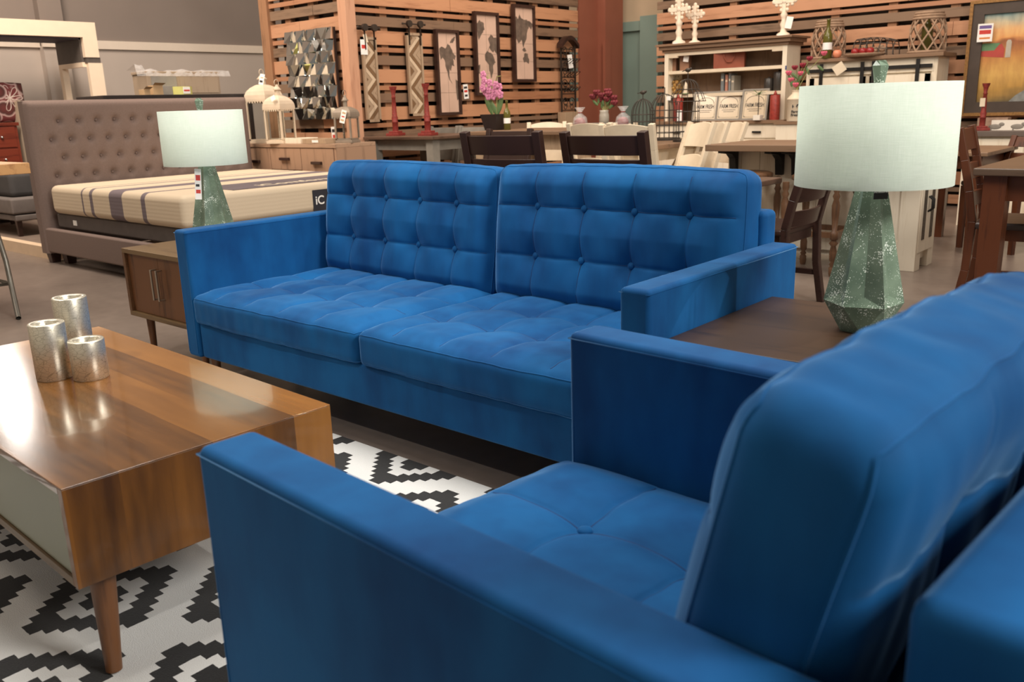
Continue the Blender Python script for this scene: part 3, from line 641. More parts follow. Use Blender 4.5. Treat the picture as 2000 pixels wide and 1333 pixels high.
# ================================================================== sideboard with lanterns by the plank partition
SBW = wood('weathered_sideboard', srgb(172, 138, 112), srgb(128, 100, 80), 'z', .6, .8); SBT = wood('weathered_top', srgb(178, 146, 120), srgb(136, 108, 86), 'x', .6, .8)
sb = thing('sideboard', 'weathered brown wooden sideboard carrying the lanterns', 'sideboard', (-4.52, 3.19, 0)); SW = 1.54; SH = .86
B(0, SW, 0, .47, SH-.035, SH).build('top', SBT, sb, bevel=.003); B(0, .03, .01, .47, .08, SH-.035).build('side_panel', SBW, sb); B(SW-.03, SW, .01, .47, .08, SH-.035).build('side_panel', SBW, sb)
B(.03, SW-.03, .03, .46, .08, SH-.036).build('body', SBW, sb)
for k in range(3):
    a = .035+k*(SW-.07)/3; b = .035+(k+1)*(SW-.07)/3-.008
    if k != 1:
        dr = B(a, b, .008, .028, .10, SH-.04).build('door', SBW, sb, bevel=.002)
        MB().bar(((a+b)/2-.07, -.006, SH-.17), ((a+b)/2+.07, -.006, SH-.17), .03, .025).build('handle', ESP, dr, bevel=.003)
    else:
        for z0, z1 in ((.10, .36), (.37, .61), (.62, SH-.04)):
            dr = B(a, b, .008, .028, z0, z1).build('drawer', SBW, sb, bevel=.002)
            MB().bar(((a+b)/2-.07, -.006, z1-.10), ((a+b)/2+.07, -.006, z1-.10), .03, .025).build('handle', ESP, dr, bevel=.003)
for x in (.04, SW-.04):
    for y in (.05, .42): MB().bar((x, y, .08), (x, y, 0), .06, .06).build('foot', SBW, sb)
LANC = plain('chalky_white_metal', srgb(214, 196, 172), .7, 0, .06); LANG = plain('galvanised_grey', srgb(150, 136, 120), .6, .2)
def lantern(label, u, v, y, w, hb, hr, mat, rz=.0):
    q = at(u, v, y=y); t = thing('lantern', label, 'lantern', (q.x, y, .86), rz, 'metal lanterns on the sideboard'); h = w/2
    B(-h-.01, h+.01, -h-.01, h+.01, 0, .025).box(-h, h, -h, h, .025, .04).build('base', mat, t, bevel=.003)
    for sx in (-1, 1):
        for sy in (-1, 1): B(sx*h-.008, sx*h+.008, sy*h-.008, sy*h+.008, .04, hb).build('post', mat, t)
    m = MB()
    for sx in (-1, 1): m.box(sx*h-.002, sx*h+.002, -h+.008, h-.008, .04, hb).box(-h+.008, h-.008, sx*h-.002, sx*h+.002, .04, hb)
    m.build('panes', GLASS, t)
    m = B(-h-.015, h+.015, -h-.015, h+.015, hb, hb+.022)
    for s in (-1, 1):
        for k in range(7):
            c = -h+w*(k+.5)/7; m.bar((c, s*(h+.012), hb), (c, s*(h+.012), hb-.018), w/8, .004, w1=.004, upv=(0, 1, 0)).bar((s*(h+.012), c, hb), (s*(h+.012), c, hb-.018), .004, w/8, h1=.004, upv=(0, 1, 0))
    m.build('scalloped_rim', mat, t)
    prof = [(1.0, 0), (.97, .25), (.86, .5), (.66, .72), (.42, .88), (.30, .93)]; vs = []
    for f, k in prof:
        for s, c in ((-1, -1), (1, -1), (1, 1), (-1, 1)): vs.append((s*(h+.015)*f, c*(h+.015)*f, hb+.022+k*hr*.72))
    n = len(prof); zt = hb+.022+.93*hr*.72
    MB().add(vs, [(4*k+i, 4*k+(i+1) % 4, 4*k+4+(i+1) % 4, 4*k+4+i) for k in range(n-1) for i in range(4)]+[tuple(range(4*n-4, 4*n))]).build('domed_roof', mat, t)
    MB().cyl((0,0,zt-.01), (0,0,zt+.05), h*.26, n=14).cyl((0,0,zt+.05), (0,0,zt+.06), h*.42, n=14).cyl((0,0,zt+.06), (0,0,zt+.1), h*.36, .006, n=14).build('chimney', mat, t)
    MB().tube([(0, .03*cos(a), zt+.115+.03*sin(a)) for a in [2*pi*i/16 for i in range(16)]], .003, 6, True).build('ring_handle', mat, t)
    return t
lantern('tallest chalky white lantern with domed roof on the sideboard', 524, 280, 3.36, .235, .40, .20, LANC, .25)
lantern('medium chalky white lantern in front of the tallest one', 551, 280, 3.27, .185, .315, .16, LANC, .25)
lantern('small grey metal lantern with a price tag at the right end of the sideboard', 680, 280, 3.42, .15, .23, .10, LANG, .4)
tr = thing('tray', 'long cream wooden tray on the sideboard', 'tray', (-3.55, 3.32, .86), 0); B(-.3, .02, -.09, .09, 0, .012).build('base', CREAMW, tr)
B(-.3, .02, -.1, -.085, 0, .05).box(-.3, .02, .085, .1, 0, .05).box(-.31, -.295, -.1, .1, 0, .05).box(.015, .03, -.1, .1, 0, .05).build('rim', CREAMW, tr, bevel=.003)
tr = thing('tray', 'shorter grey wooden tray with a white label right of the cream tray', 'tray', (-3.26, 3.30, .86), 0); B(-.2, .12, -.09, .09, 0, .012).build('base', GREYW, tr)
B(-.2, .12, -.1, -.085, 0, .045).box(-.2, .12, .085, .1, 0, .045).box(-.21, -.195, -.1, .1, 0, .045).box(.115, .13, -.1, .1, 0, .045).build('rim', GREYW, tr, bevel=.003); B(-.06, .03, -.103, -.1, .012, .034).build('label', PAPER, tr)
card('price_tag', 'white price tag hanging on the small grey lantern', at(670, 228, y=3.335), .052, .115, PAPER, (.35, -.9, .1), [(.15, .3, .15, .8, CARD), (.45, .55, .2, .8, REDINK), (.72, .85, .2, .9, CARD)], tilt=-.25)
card('price_tag', 'white price card with red print on the partition above the trays', Vector((at(652, 255, y=3.43).x, 3.43, .932)), .06, .145, PAPER, (.2, -1, 0), [(.3, .5, .2, .8, REDINK), (.65, .85, .15, .85, INK)], tilt=.05)
card('price_tag', 'white price tag on the roof of the tallest lantern', at(511, 155, y=3.2), .055, .1, PAPER, (.3, -1, .2), [(.2, .4, .15, .8, INK), (.6, .7, .2, .8, CARD)], tilt=-.2)
card('price_tag', 'small white tag looped on the medium lantern roof', at(533, 192, y=3.165), .05, .045, PAPER, (.3, -1, .2), tilt=.5)
# faceted mirror on the left partition: 8 x 8 tilted mirror tiles
ma = at(560, 64, y=3.86); mz = at(668, 232, y=3.86); x0, x1, z1, z0 = ma.x, mz.x-.02, ma.z, mz.z
mi = thing('wall_mirror', 'faceted mirror of tilted square tiles on the plank partition', 'mirror', ((x0+x1)/2, 3.86, z0)); mw = x1-x0; mh = z1-z0
B(-mw/2, mw/2, -.01, .02, 0, mh).build('backing', DK, mi); rgm = random.Random(3)
for j in range(8):
    for i in range(8):
        a = -mw/2+mw*i/8; b = -mw/2+mw*(i+1)/8; c = mh*j/8; d = mh*(j+1)/8; tx = .009*(1 if (i+j) % 2 else -1); tz = .010*rgm.choice((-1, 1)); k = -.03
        o1 = .16*(b-a)*(1 if (i+j) % 2 else -1); o2 = .16*(b-a)*(1 if (i+1+j) % 2 else -1)
        vs = [(a+(o1 if i else 0), k-tx-tz, c), (b+(o2 if i < 7 else 0), k+tx-tz, c), (b-(o2 if i < 7 else 0), k+tx+tz, d), (a-(o1 if i else 0), k-tx+tz, d)]; vs += [(p[0], -.009, p[2]) for p in vs]
        MB().add(vs, [(0, 1, 2, 3), (7, 6, 5, 4), (0, 4, 5, 1), (1, 5, 6, 2), (2, 6, 7, 3), (3, 7, 4, 0)]).build('mirror_tile', MIR, mi)

# ================================================================== hung on the right partition (plane x = PX, looking to +x)
FX = PX+.03
CHV = [wood('chevron_pale', srgb(206, 184, 156), srgb(180, 156, 128), 'z', .7), wood('chevron_mid', srgb(168, 144, 118), srgb(140, 116, 94), 'z', .7), wood('chevron_dark', srgb(122, 92, 62), srgb(98, 72, 48), 'z', .7)]
def chevron(label, ua, va, ub, vb, flip):
    A = at(ua, va, x=FX); Bq = at(ub, vb, x=FX); y0, y1, z1, z0 = A.y, Bq.y, A.z, Bq.z; w = y1-y0; h = z1-z0
    t = thing('chevron_panel', label, 'wall art', (FX, (y0+y1)/2, z0), 0, 'chevron panels on the partition')
    B(0, .03, -w/2, -w/2+.025, 0, h).box(0, .03, w/2-.025, w/2, 0, h).box(0, .03, -w/2, w/2, 0, .025).box(0, .03, -w/2, w/2, h-.025, h).build('frame', CHV[1], t)
    m = B(0, .012, -w/2+.02, w/2-.02, .02, h-.02, mi=1); a = w/2-.026; s = .036; k = 0; per = 2*a
    def poly(pts, mi):
        vs = [(.013, p[0], p[1]) for p in pts]+[(.019, p[0], p[1]) for p in pts]; n = len(pts)
        m.add(vs, [tuple(range(n-1, -1, -1)), tuple(range(n, 2*n))]+[(i, (i+1) % n, n+(i+1) % n, n+i) for i in range(n)], mi)
    def clip(pts, lo, hi):
        for sg, lim in ((1, lo), (-1, -hi)):
            out = []
            for i in range(len(pts)):
                p, q = pts[i], pts[(i+1) % len(pts)]; dp, dq = sg*p[1]-lim, sg*q[1]-lim
                if dp >= 0: out.append(p)
                if dp*dq < 0: tt = dp/(dp-dq); out.append((p[0]+(q[0]-p[0])*tt, p[1]+(q[1]-p[1])*tt))
            pts = out
            if len(pts) < 3: return []
        return pts
    # diagonal battens, direction reverses every chevron row
    rowh = 2*a; r = 0; z = .026-(rowh*.4 if flip else 0)
    tones = (0, 1, 2, 1, 0, 1, 1, 2)
    while z < h-.03:
        sg = 1 if r % 2 == 0 else -1
        for i in range(-12, 13):
            o = i*s*1.414; pts = []
            q = [(-a, z+rowh/2+sg*-a+o), (a, z+rowh/2+sg*a+o), (a, z+rowh/2+sg*a+o+s*1.3), (-a, z+rowh/2+sg*-a+o+s*1.3)]
            q = clip(q, max(z, .026), min(z+rowh, h-.026))
            if q: poly(q, tones[((i if sg == 1 else -i-1)+40) % 8])
        z += rowh; r += 1
    m.build('chevron_slats', CHV, t)
    m = MB().cyl((.03, -w/2-.04, h+.085), (.03, w/2+.04, h+.085), .007, n=8)
    for s_ in (-1, 1): m.ball((.03, s_*(w/2+.045), h+.085), .012, n=8).cyl((.03, s_*(w/2-.03), h+.085), (.06, s_*(w/2-.03), h+.085), .034, n=14).bar((.035, s_*(w/2-.03), h+.09), (.035, s_*(w/2-.03), h-.12), .02, .006, upv=(0, 1, 0)).cyl((0, s_*(w/2-.03), h+.085), (.03, s_*(w/2-.03), h+.085), .008, n=8)
    m.build('hanging_rail', IRON, t); return t
chevron('chevron wood panel beside the corner post, left of its pair', 703, 72, 742, 238, False)
chevron('chevron wood panel nearer the first map, right of its pair', 790, 64, 829, 226, True)
MAPC = plain('map_canvas', srgb(206, 174, 154), .8, 0, .08, 5); MAPD = plain('map_land', srgb(104, 88, 76), .8, 0, .3, 16)
LAND = [ # outlines in panel fractions (across, up): plain continents
 [[(.10,.80),(.22,.83),(.42,.80),(.55,.86),(.70,.83),(.80,.75),(.95,.72),(.90,.66),(.80,.68),(.86,.58),(.72,.60),(.66,.52),(.60,.56),(.55,.46),(.62,.40),(.70,.36),(.55,.42),(.42,.56),(.36,.66),(.25,.70),(.16,.66)], [(.66,.88),(.80,.93),(.97,.96),(.93,.91),(.76,.87)], [(.90,.42),(1,.40),(1,.18),(.94,.14),(.88,.32)]],
 [[(.04,.88),(.20,.93),(.40,.90),(.42,.82),(.30,.76),(.14,.68),(.08,.76)], [(.60,.70),(.72,.76),(.84,.72),(1,.72),(1,.50),(.88,.56),(.80,.52),(.62,.58),(.54,.54),(.66,.62)], [(.40,.50),(.52,.54),(.70,.52),(.84,.46),(.92,.40),(.80,.36),(.78,.26),(.68,.18),(.60,.30),(.58,.36),(.42,.42)], [(0,.34),(.16,.36),(.12,.26),(0,.20)]],
 [[(.02,.80),(.10,.88),(.22,.84),(.30,.93),(.38,.85),(.60,.84),(.80,.82),(1,.78),(.92,.70),(.80,.74),(.70,.68),(.64,.58),(.52,.50),(.46,.44),(.36,.56),(.22,.50),(.10,.56),(.02,.62)], [(.44,.30),(.56,.38),(.70,.36),(.76,.28),(.74,.22),(.60,.25),(.46,.24)], [(.40,.42),(.50,.44),(.66,.40),(.52,.39)]]]
for i, (ua, va, ub, vb, lb) in enumerate(((845, 57, 898, 224, 'tall framed world map panel hung lowest, showing the americas'), (921, 22, 974, 186, 'tall framed world map panel in the middle, showing africa and europe'), (997, 8, 1043, 160, 'tall framed world map panel hung highest, showing asia and australia'))):
    A = at(ua, va, x=FX); Bq = at(ub, vb, x=FX); w = Bq.y-A.y; h = A.z-Bq.z
    t = thing('map_panel', lb, 'wall art', (FX, (A.y+Bq.y)/2, Bq.z)); e = .03
    B(0, .045, -w/2, -w/2+e, 0, h).box(0, .045, w/2-e, w/2, 0, h).box(0, .045, -w/2+e, w/2-e, 0, e).box(0, .045, -w/2+e, w/2-e, h-e, h).build('frame', ESP, t)
    cv = B(0, .02, -w/2+e, w/2-e, e, h-e).build('canvas', MAPC, t); m = MB(); rr_ = random.Random(i)
    for pg in LAND[i]:
        pts = []
        for k in range(len(pg)):
            p, q = pg[k], pg[(k+1) % len(pg)]
            for s in (0, .33, .66):
                pts.append((p[0]+(q[0]-p[0])*s+rr_.uniform(-.018, .018), p[1]+(q[1]-p[1])*s+rr_.uniform(-.008, .008)))
        vs = [(.0215, -w/2+e+max(.005, min(.995, p[0]))*(w-2*e), e+p[1]*(h-2*e)) for p in pts]
        m.add(vs, [tuple(range(len(vs)))])
    m.build('continents', MAPD, cv)
    m = MB()
    for k in range(1, 4): m.box(.0205, .021, -w/2+e, w/2-e, e+(h-2*e)*k/4-.001, e+(h-2*e)*k/4+.001)
    m.box(.0205, .021, -.001, .001, e, h-e); m.build('map_grid', MAPD, cv)
card('price_tag', 'white price card hung between the first and second map panels', at(910, 179, x=PX+.004), .075, .155, PAPER, (1, 0, 0), [(.45, .6, .15, .85, REDINK), (.7, .85, .15, .85, INK), (.15, .3, .2, .8, INK)], tilt=.08)
card('price_tag', 'white price card with red print clipped to the first chevron panel', at(711, 92, x=FX+.034), .085, .14, PAPER, (1, 0, 0), [(.4, .65, .15, .85, REDINK)])
card('swing_tag', 'small cream swing tag on the rail of the first chevron panel', at(714, 75, x=FX+.037), .04, .08, CREAM, (1, -.2, 0), tilt=.25)
# wrought iron wine rack
A = at(1087, 78, x=FX); Bq = at(1122, 215, x=FX); w = Bq.y-A.y; h = A.z-Bq.z
t = thing('wine_rack', 'wrought iron wine rack with arched wooden top on the partition', 'wine rack', (FX, (A.y+Bq.y)/2, Bq.z))
hw = w/2; m = MB()
for s in (-1, 1): m.bar((.04, s*hw*.82, -.35), (.04, s*hw*.82, h-.06), .018, .018)
for z in (.0, .25, .5, .75, .92): m.bar((.04, -hw*.82, z*h*.95), (.04, hw*.82, z*h*.95), .012, .012)
m.build('iron_frame', IRON, t); m = MB()
def scroll(cy, cz, r, s, turns=1.25):
    return [(.04, cy+s*(r*(1-.6*k/18))*cos(2*pi*turns*k/18), cz+(r*(1-.6*k/18))*sin(2*pi*turns*k/18)) for k in range(19)]
for z in (.12, .38, .62, .84):
    for s in (-1, 1):
        MB().tube(scroll(s*hw*.38, z*h, hw*.34, s), .006, 5).build('scroll', IRON, t); MB().tube(scroll(s*hw*.36, z*h-.06, hw*.24, -s), .005, 5).build('scroll', IRON, t)
m = MB()
for z in (.30, .52, .70):
    for k in range(4): yy = -hw*.55+k*hw*.37; m.tube([(.05+.05*(1-cos(a)), yy+.03*sin(a), z*h-.03*cos(a)) for a in [2*pi*i/12 for i in range(12)]], .004, 5, True)
m.build('bottle_rings', IRON, t); m = MB()
pts = [(-hw+2*hw*k/12, h-.05+.10*sin(pi*k/12)) for k in range(13)]; m.x = Matrix.Rotation(pi/2, 4, 'Z'); m.prism(pts+[(p[0], p[1]-.045) for p in reversed(pts)], -.09); m.build('arched_top', ESP, t)
B(-.0, .12, -hw, hw, -.50, -.02).build('wood_board', GREYW, t, bevel=.003)
card('swing_tag', 'white swing tag hanging on the wrought iron wine rack', at(1114, 120, x=FX+.055), .07, .16, PAPER, (1, -.3, 0), tilt=.15)

# ================================================================== dining furniture
def dchair(label, x, y, z, rz, mat, w=.45, d=.44, h=1.0, sh=.46, slats=((.80, .98),), seatm=None, group=None, stretch=True, rake=.10, arch=.0, name='dining_chair', curve=.03):
    """ladder back chair; local back at +y, front at -y"""
    t = thing(name, label, 'chair', (x, y, z), rz, group); ps = .042
    B(-w/2, w/2, -d/2, d/2-.01, sh-.035, sh).build('seat', seatm or mat, t, bevel=.012)
    B(-w/2+.02, w/2-.02, -d/2+.02, d/2-.03, sh-.09, sh-.036).build('seat_frame', mat, t)
    def by(zz): return d/2+rake*max(0, (zz-sh)/(h-sh))**1.2
    for s in (-1, 1):
        m = MB(); xs = s*(w/2-ps/2); zs = [0, sh*.5, sh, sh+(h-sh)*.33, sh+(h-sh)*.66, h]; ys = [d/2+.05, d/2+.01]+[by(q) for q in zs[2:]]
        for k in range(5): m.bar((xs, ys[k], zs[k]), (xs, ys[k+1], zs[k+1]+.002), ps, ps*.9)
        m.build('back_post', mat, t, bevel=.004)
        MB().bar((s*(w/2-ps/2), -d/2+.03, sh-.036), (s*(w/2-ps/2), -d/2+.03, 0), ps, ps, w1=ps*.8, h1=ps*.8).build('leg', mat, t)
    for (a, b) in slats:
        m = MB(); n = 10; vs = []
        for k in range(n+1):
            u = -1+2*k/n; x_ = u*(w/2-ps); c = curve*(1-u*u); ar = arch*(1-u*u); z0, z1 = sh+(h-sh)*a, sh+(h-sh)*b+ar
            vs += [(x_, by(z0)+c-.010, z0), (x_, by(z1)+c-.010, z1), (x_, by(z1)+c+.010, z1), (x_, by(z0)+c+.010, z0)]
        m.add(vs, [(4*k+i, 4*k+(i+1) % 4, 4*k+4+(i+1) % 4, 4*k+4+i) for k in range(n) for i in range(4)]+[(0, 1, 2, 3), (4*n+3, 4*n+2, 4*n+1, 4*n)]); m.build('back_slat', mat, t, bevel=.003)
    if stretch:
        for s in (-1, 1): MB().bar((s*(w/2-ps/2), -d/2+.03, .17), (s*(w/2-ps/2), d/2+.035, .17), .025, .03).build('stretcher', mat, t)
        MB().bar((-w/2+.03, 0, .17), (w/2-.03, 0, .17), .03, .025).build('stretcher', mat, t)
    return t
def cb(label, q, rz, mat, d=.44, rake=.10, **k):      # placed by the top of its back
    o = d/2+rake; return dchair(label, q.x+sin(rz)*o, q.y-cos(rz)*o, 0, rz, mat, d=d, rake=rake, **k)
def dtable(label, x0, x1, y0, y1, z, tm, bm, th=.035, leg=.08, apr=.09, name='dining_table', over=.04, turned=False):
    t = thing(name, label, 'table', ((x0+x1)/2, (y0+y1)/2, 0)); a, b = (x1-x0)/2, (y1-y0)/2
    B(-a, a, -b, b, z-th, z).build('tabletop', tm, t, bevel=.006)
    i, j = a-over-leg/2, b-over-leg/2
    B(-i, i, -j-.012, -j+.012, z-th-apr, z-th).box(-i, i, j-.012, j+.012, z-th-apr, z-th).box(-i-.012, -i+.012, -j, j, z-th-apr, z-th).box(i-.012, i+.012, -j, j, z-th-apr, z-th).build('apron', bm, t)
    for sx in (-1, 1):
        for sy in (-1, 1):
            if turned:
                zt = z-th-apr; m = MB(); m.box(sx*i-.06, sx*i+.06, sy*j-.06, sy*j+.06, zt-.02, z-th)
                m.lathe([(.05, zt-.02), (.03, zt-.04), (.062, zt-.10), (.072, zt-.14), (.06, zt-.19), (.03, zt-.22), (.05, zt-.25), (.03, zt-.28), (.05, .2), (.035, .1), (.05, .06), (.04, 0)], (sx*i, sy*j, 0), 18); m.build('turned_leg', bm, t)
            else: MB().bar((sx*i, sy*j, z-th), (sx*i, sy*j, 0), leg, leg, w1=leg*.9, h1=leg*.9).build('leg', bm, t)
    return t
BRNX = wood('walnut_table_top', srgb(98, 76, 62), srgb(66, 50, 40), 'x', .35)
dtable('dark brown dining table right behind the sofa with plates on it', -.45, 1.39, 1.78, 2.78, .72, BRNX, ESP, .03, .085, .10, over=.26)
DS = ((.81, .97), (.50, .775), (.2, .45)); 
c1 = at(976, 262, d=4.12); c2 = at(1176, 260, d=4.0)
cb('espresso dining chair directly behind the gap of the sofa back cushions', c1, pi+.10, ESP, h=c1.z+.01, slats=DS, w=.46)
cb('espresso dining chair behind the right back cushion of the sofa', c2, pi, ESP, h=c2.z+.005, slats=DS, w=.475)
dchair('espresso dining chair at the head of the plated table, beside the right lamp shade', 1.27, 2.83, 0, -pi/2, ESP, h=.93, slats=((.64, .96), (.30, .54), (.02, .2)), w=.46, rake=.14)
c3 = at(950, 256, y=2.95); dchair('espresso dining chair on the far side of the plated table', c3.x-.1, 3.0, 0, 0, ESP, h=.97, slats=DS)
for k, (r, z, lb) in enumerate(((.165, .72, 'large white dinner plate under the smaller plate'), (.12, .732, 'smaller white plate stacked on the dinner plate'))):
    o = MB().lathe([(0, 0), (r*.6, 0), (r, .014), (r-.004, .017), (r*.6, .005), (0, .005)], n=36, cap=False).build('plate', plain('glazed_white_%d' % k, srgb(226, 220, 212), .2, 0, .01)); o.location = (.97, 2.30, z); tag(o, lb, 'plate', 'plates on the dark table')
o = MB().lathe([(0, 0), (.09, 0), (.15, .014), (.146, .017), (.09, .005), (0, .005)], n=36, cap=False).build('plate', WHT); o.location = (.30, 2.12, .72); tag(o, 'white plate between the two espresso chairs behind the sofa', 'plate', 'plates on the dark table')
# grey table with brown top by the partition
g = at(844, 267, d=8.05)
gz = g.z; dtable('grey dining table with brown top carrying the red candlesticks', PX+.06, g.x, g.y, g.y+.85, gz, BRNX, GRYP, .03, .09, .10)
def candlestick(label, x, y, z, h, group):
    s = h/.52; P = [(.075, 0), (.075, .025), (.05, .03), (.05, .045), (.032, .05), (.032, .14), (.04, .145), (.028, .155), (.036, .19), (.028, .21), (.024, .30), (.020, .40), (.026, .405), (.018, .42), (.026, .47), (.038, .50), (.042, .52)]
    t = thing('candlestick', label, 'candlestick', (x, y, z), .3, group); MB().lathe([(r*s, q*s) for r, q in P[4:]], n=16).build('stem', RED, t); B(-.078*s, .078*s, -.078*s, .078*s, 0, .03*s).box(-.055*s, .055*s, -.055*s, .055*s, .03*s, .05*s).build('base', RED, t, bevel=.003)
q1 = at(773, 264, z=gz); q2 = at(838, 264, z=gz)
y1_ = g.y+.22; qa = at(773, 262, y=y1_); qb = at(836, 262, y=y1_)
candlestick('distressed red candlestick standing left on the grey table', qa.x, qa.y, gz, at(770, 169, y=y1_).z-gz, 'red candlesticks on the grey table')
candlestick('distressed red candlestick standing right on the grey table, before the first map', qb.x, qb.y, gz, at(833, 163, y=y1_).z-gz, 'red candlesticks on the grey table')
CRS = ((.66, .97), (.30, .56))
q = at(835, 244, d=10.1); cb('cream chair behind the right red candlestick', q, .5, CREAM, h=q.z, slats=CRS, arch=.01)
q = at(868, 247, d=9.3); cb('grey dining chair at the far side of the grey table, left of two', q, 0, GRYP, h=q.z, slats=CRS, w=.44)
q = at(928, 246, d=9.0); cb('grey dining chair at the far side of the grey table, right of two', q, 0, GRYP, h=q.z, slats=CRS, w=.44)
# second table with orchid and wine bottle
g2 = at(1092, 256, d=7.6); g2z = g2.z
dtable('grey brown table with orchid and wine bottle, behind the espresso chairs', g2.x-1.08, g2.x+.28, g2.y, g2.y+.95, g2z, BRNT, GREYW, .035, .1, .13)
q = at(968, 252, y=g2.y+.40); t = thing('orchid', 'pink orchid in a square dark pot on the grey brown table', 'orchid', (q.x, q.y, g2z)); k = .105
mb = MB(); mb.add([(-k*.7, -k*.7, 0), (k*.7, -k*.7, 0), (k*.7, k*.7, 0), (-k*.7, k*.7, 0), (-k, -k, .15), (k, -k, .15), (k, k, .15), (-k, k, .15)], [(0, 3, 2, 1), (4, 5, 6, 7), (0, 1, 5, 4), (1, 2, 6, 5), (2, 3, 7, 6), (3, 0, 4, 7)]); mb.build('pot', DK, t)
ORC = plain('orchid_pink', srgb(206, 132, 168), .6, 0, .2, 40); STK = plain('stem_green', srgb(150, 150, 96), .6)
for s in (-1, 1):
    m = MB(); pts = [Vector((s*.03+s*.02*j*.3, 0, .15+.30*j/8))for j in range(6)]; pts = [(s*.025, 0, .15), (s*.03, 0, .3), (s*.02+.0, -.01, .42), (s*.06, -.02, .50), (s*.12, -.03, .50)] ; m.tube(pts, .005, 6).build('stem', STK, t)
rg2 = random.Random(5); fl = [(-.12, .52), (-.10, .46), (-.13, .40), (-.05, .38), (-.02, .44), (-.07, .32), (.04, .36), (.08, .42), (.12, .34), (.17, .33), (.13, .40), (-.11, .36), (.02, .32)]
for (fx, fz) in fl:
    m = MB(); a0 = rg2.uniform(0, 6); c = Vector((fx*.75, -.03-rg2.uniform(0, .03), fz))
    for i in range(5):
        a = a0+2*pi*i/5; m.ball(c+Vector((.022*cos(a), 0, .022*sin(a))), .020, .006, .020, 8)
    m.ball(c+Vector((0, -.008, 0)), .008, n=6); m.build('blossom', ORC, t)
for s, a in ((-1, .5), (1, -.7), (1, .4)):
    m = MB(); m.x = Matrix.Translation((s*.03, 0, .15)) @ Matrix.Rotation(s*a, 4, 'Y') @ Matrix.Scale(1, 4); m.ball((0, 0, .09), .035, .006, .10, 10); m.build('leaf', LEAF, t)
def bottle(label, x, y, z, h, lab=True):
    t = thing('wine_bottle', label, 'bottle', (x, y, z)); s = h/.31
    MB().lathe([(.030*s, 0), (.037*s, .004*s), (.037*s, .17*s), (.034*s, .19*s), (.016*s, .225*s), (.0135*s, .23*s), (.0135*s, .295*s), (.016*s, .297*s), (.016*s, .308*s), (.0, .31*s)], n=18).build('glass_body', GLS, t)
    if lab: MB().lathe([(.0376*s, .07*s), (.0376*s, .125*s)], n=18, cap=False).build('label', PAPER, t)
    return t
q = at(991, 252, y=g2.y+.38); bottle('green wine bottle with white label beside the orchid', q.x, q.y, g2z, at(990, 196, y=q.y).z-g2z)
# cream chairs
CH2 = ((.62, .96), (.22, .46))
def cr(label, u, v, d, rz, h=None, **k):
    q = at(u, v, d=d); return cb(label, q, rz, CREAM, h=h or q.z, slats=CH2, group='cream dining chairs', arch=.022, **k)
cr('cream dining chair nearest the brown column, in front of its neighbours', 1223, 243, 6.2, pi+.05, w=.45)
cr('cream dining chair tucked half behind the nearest cream one, to its left', 1150, 241, 6.8, pi-.1, w=.46)
cr('lone cream dining chair right of the wine bottle', 1068, 239, 9.2, .5, w=.42)
cr('cream dining chair behind the nearest cream chair, before the flower vase', 1208, 240, 8.7, .1, w=.42)
# cream table with brown top, turned legs
g3 = at(1268, 284, d=7.3); g3z = g3.z
dtable('cream farmhouse table with brown top and ball turned legs under the birdcages', g3.x-.44, g3.x+.06, g3.y-.05, g3.y+1.15, g3z, BRNT, CREAM, .04, .12, .10, turned=True, name='farmhouse_table')
for (u, lb) in ((1372, 'first of three cream chairs left of the white island, the leftmost'), (1400, 'middle one of three cream chairs left of the white island'), (1436, 'third of the cream chairs, closest behind the island counter')):
    cr(lb, u, 239, {1372: 7.15, 1400: 7.7, 1436: 8.2}[u], -.5, w=.40, rake=.16)
# birdcages on the farmhouse table
WIRE = plain('dark_wire', srgb(76, 70, 64), .5, .5)
def cage(label, u, vb, vt, d, r, base, flare=False, bird=True):
    q = at(u, vb, d=d); tp = at(u, vt, d=d); z = base; H = tp.z-z; body = H*.55; t = thing('birdcage', label, 'birdcage', (q.x, q.y, z), 0, 'wire birdcages'); m = MB(); n = 18; k = .0028
    for i in range(n):
        a = 2*pi*i/n; ca, sa = cos(a), sin(a)
        pts = [(r*ca, r*sa, .0), (r*ca, r*sa, body)]
        if flare: pts += [(r*1.5*ca, r*1.5*sa, body), (r*1.25*ca, r*1.25*sa, body+.07), (r*.95*ca, r*.95*sa, body+.10)]; r2 = r*.95; b2 = body+.10
        else: r2 = r; b2 = body
        for j in range(1, 7): f = pi/2*j/6; pts.append((max(.006, r2*cos(f))*ca, max(.006, r2*cos(f))*sa, b2+(H*.85-b2)*sin(f)))
        m.tube(pts, k, 4)
    for zz, rr__ in [(body*j/4, r) for j in range(5)]+([(body, r*1.5), (body+.10, r*.95)] if flare else []): m.tube([(rr__*cos(2*pi*i/24), rr__*sin(2*pi*i/24), zz) for i in range(24)], k*1.2, 4, True)
    m.build('wire_cage', WIRE, t); MB().cyl((0,0,0), (0,0,.02), r*1.15, n=24).build('base', WIRE, t)
    m = MB().cyl((0,0,H*.84), (0,0,H*.97), .005, n=6)
    if bird: m.ball((0, 0, H*.97), .03, .014, .018, 8).ball((.028, 0, H*.985), .012, n=6).bar((-.025, 0, H*.97), (-.055, 0, H*.955), .012, .005)
    m.build('finial', WIRE, t)
cage('small dark wire birdcage with a bird finial, leftmost of the three', 1255, 282, 178, 7.75, .10, g3z)
cage('round topped wire birdcage in the middle of the three', 1297, 282, 168, 8.2, .13, g3z, bird=False)
cage('largest wire birdcage with flared skirt, rightmost of the three', 1341, 282, 134, 7.75, .105, g3z, flare=True)
card('price_tag', 'small white square tag on the middle birdcage', at(1306, 192, d=7.6), .035, .035, PAPER, (.5, -.85, 0))
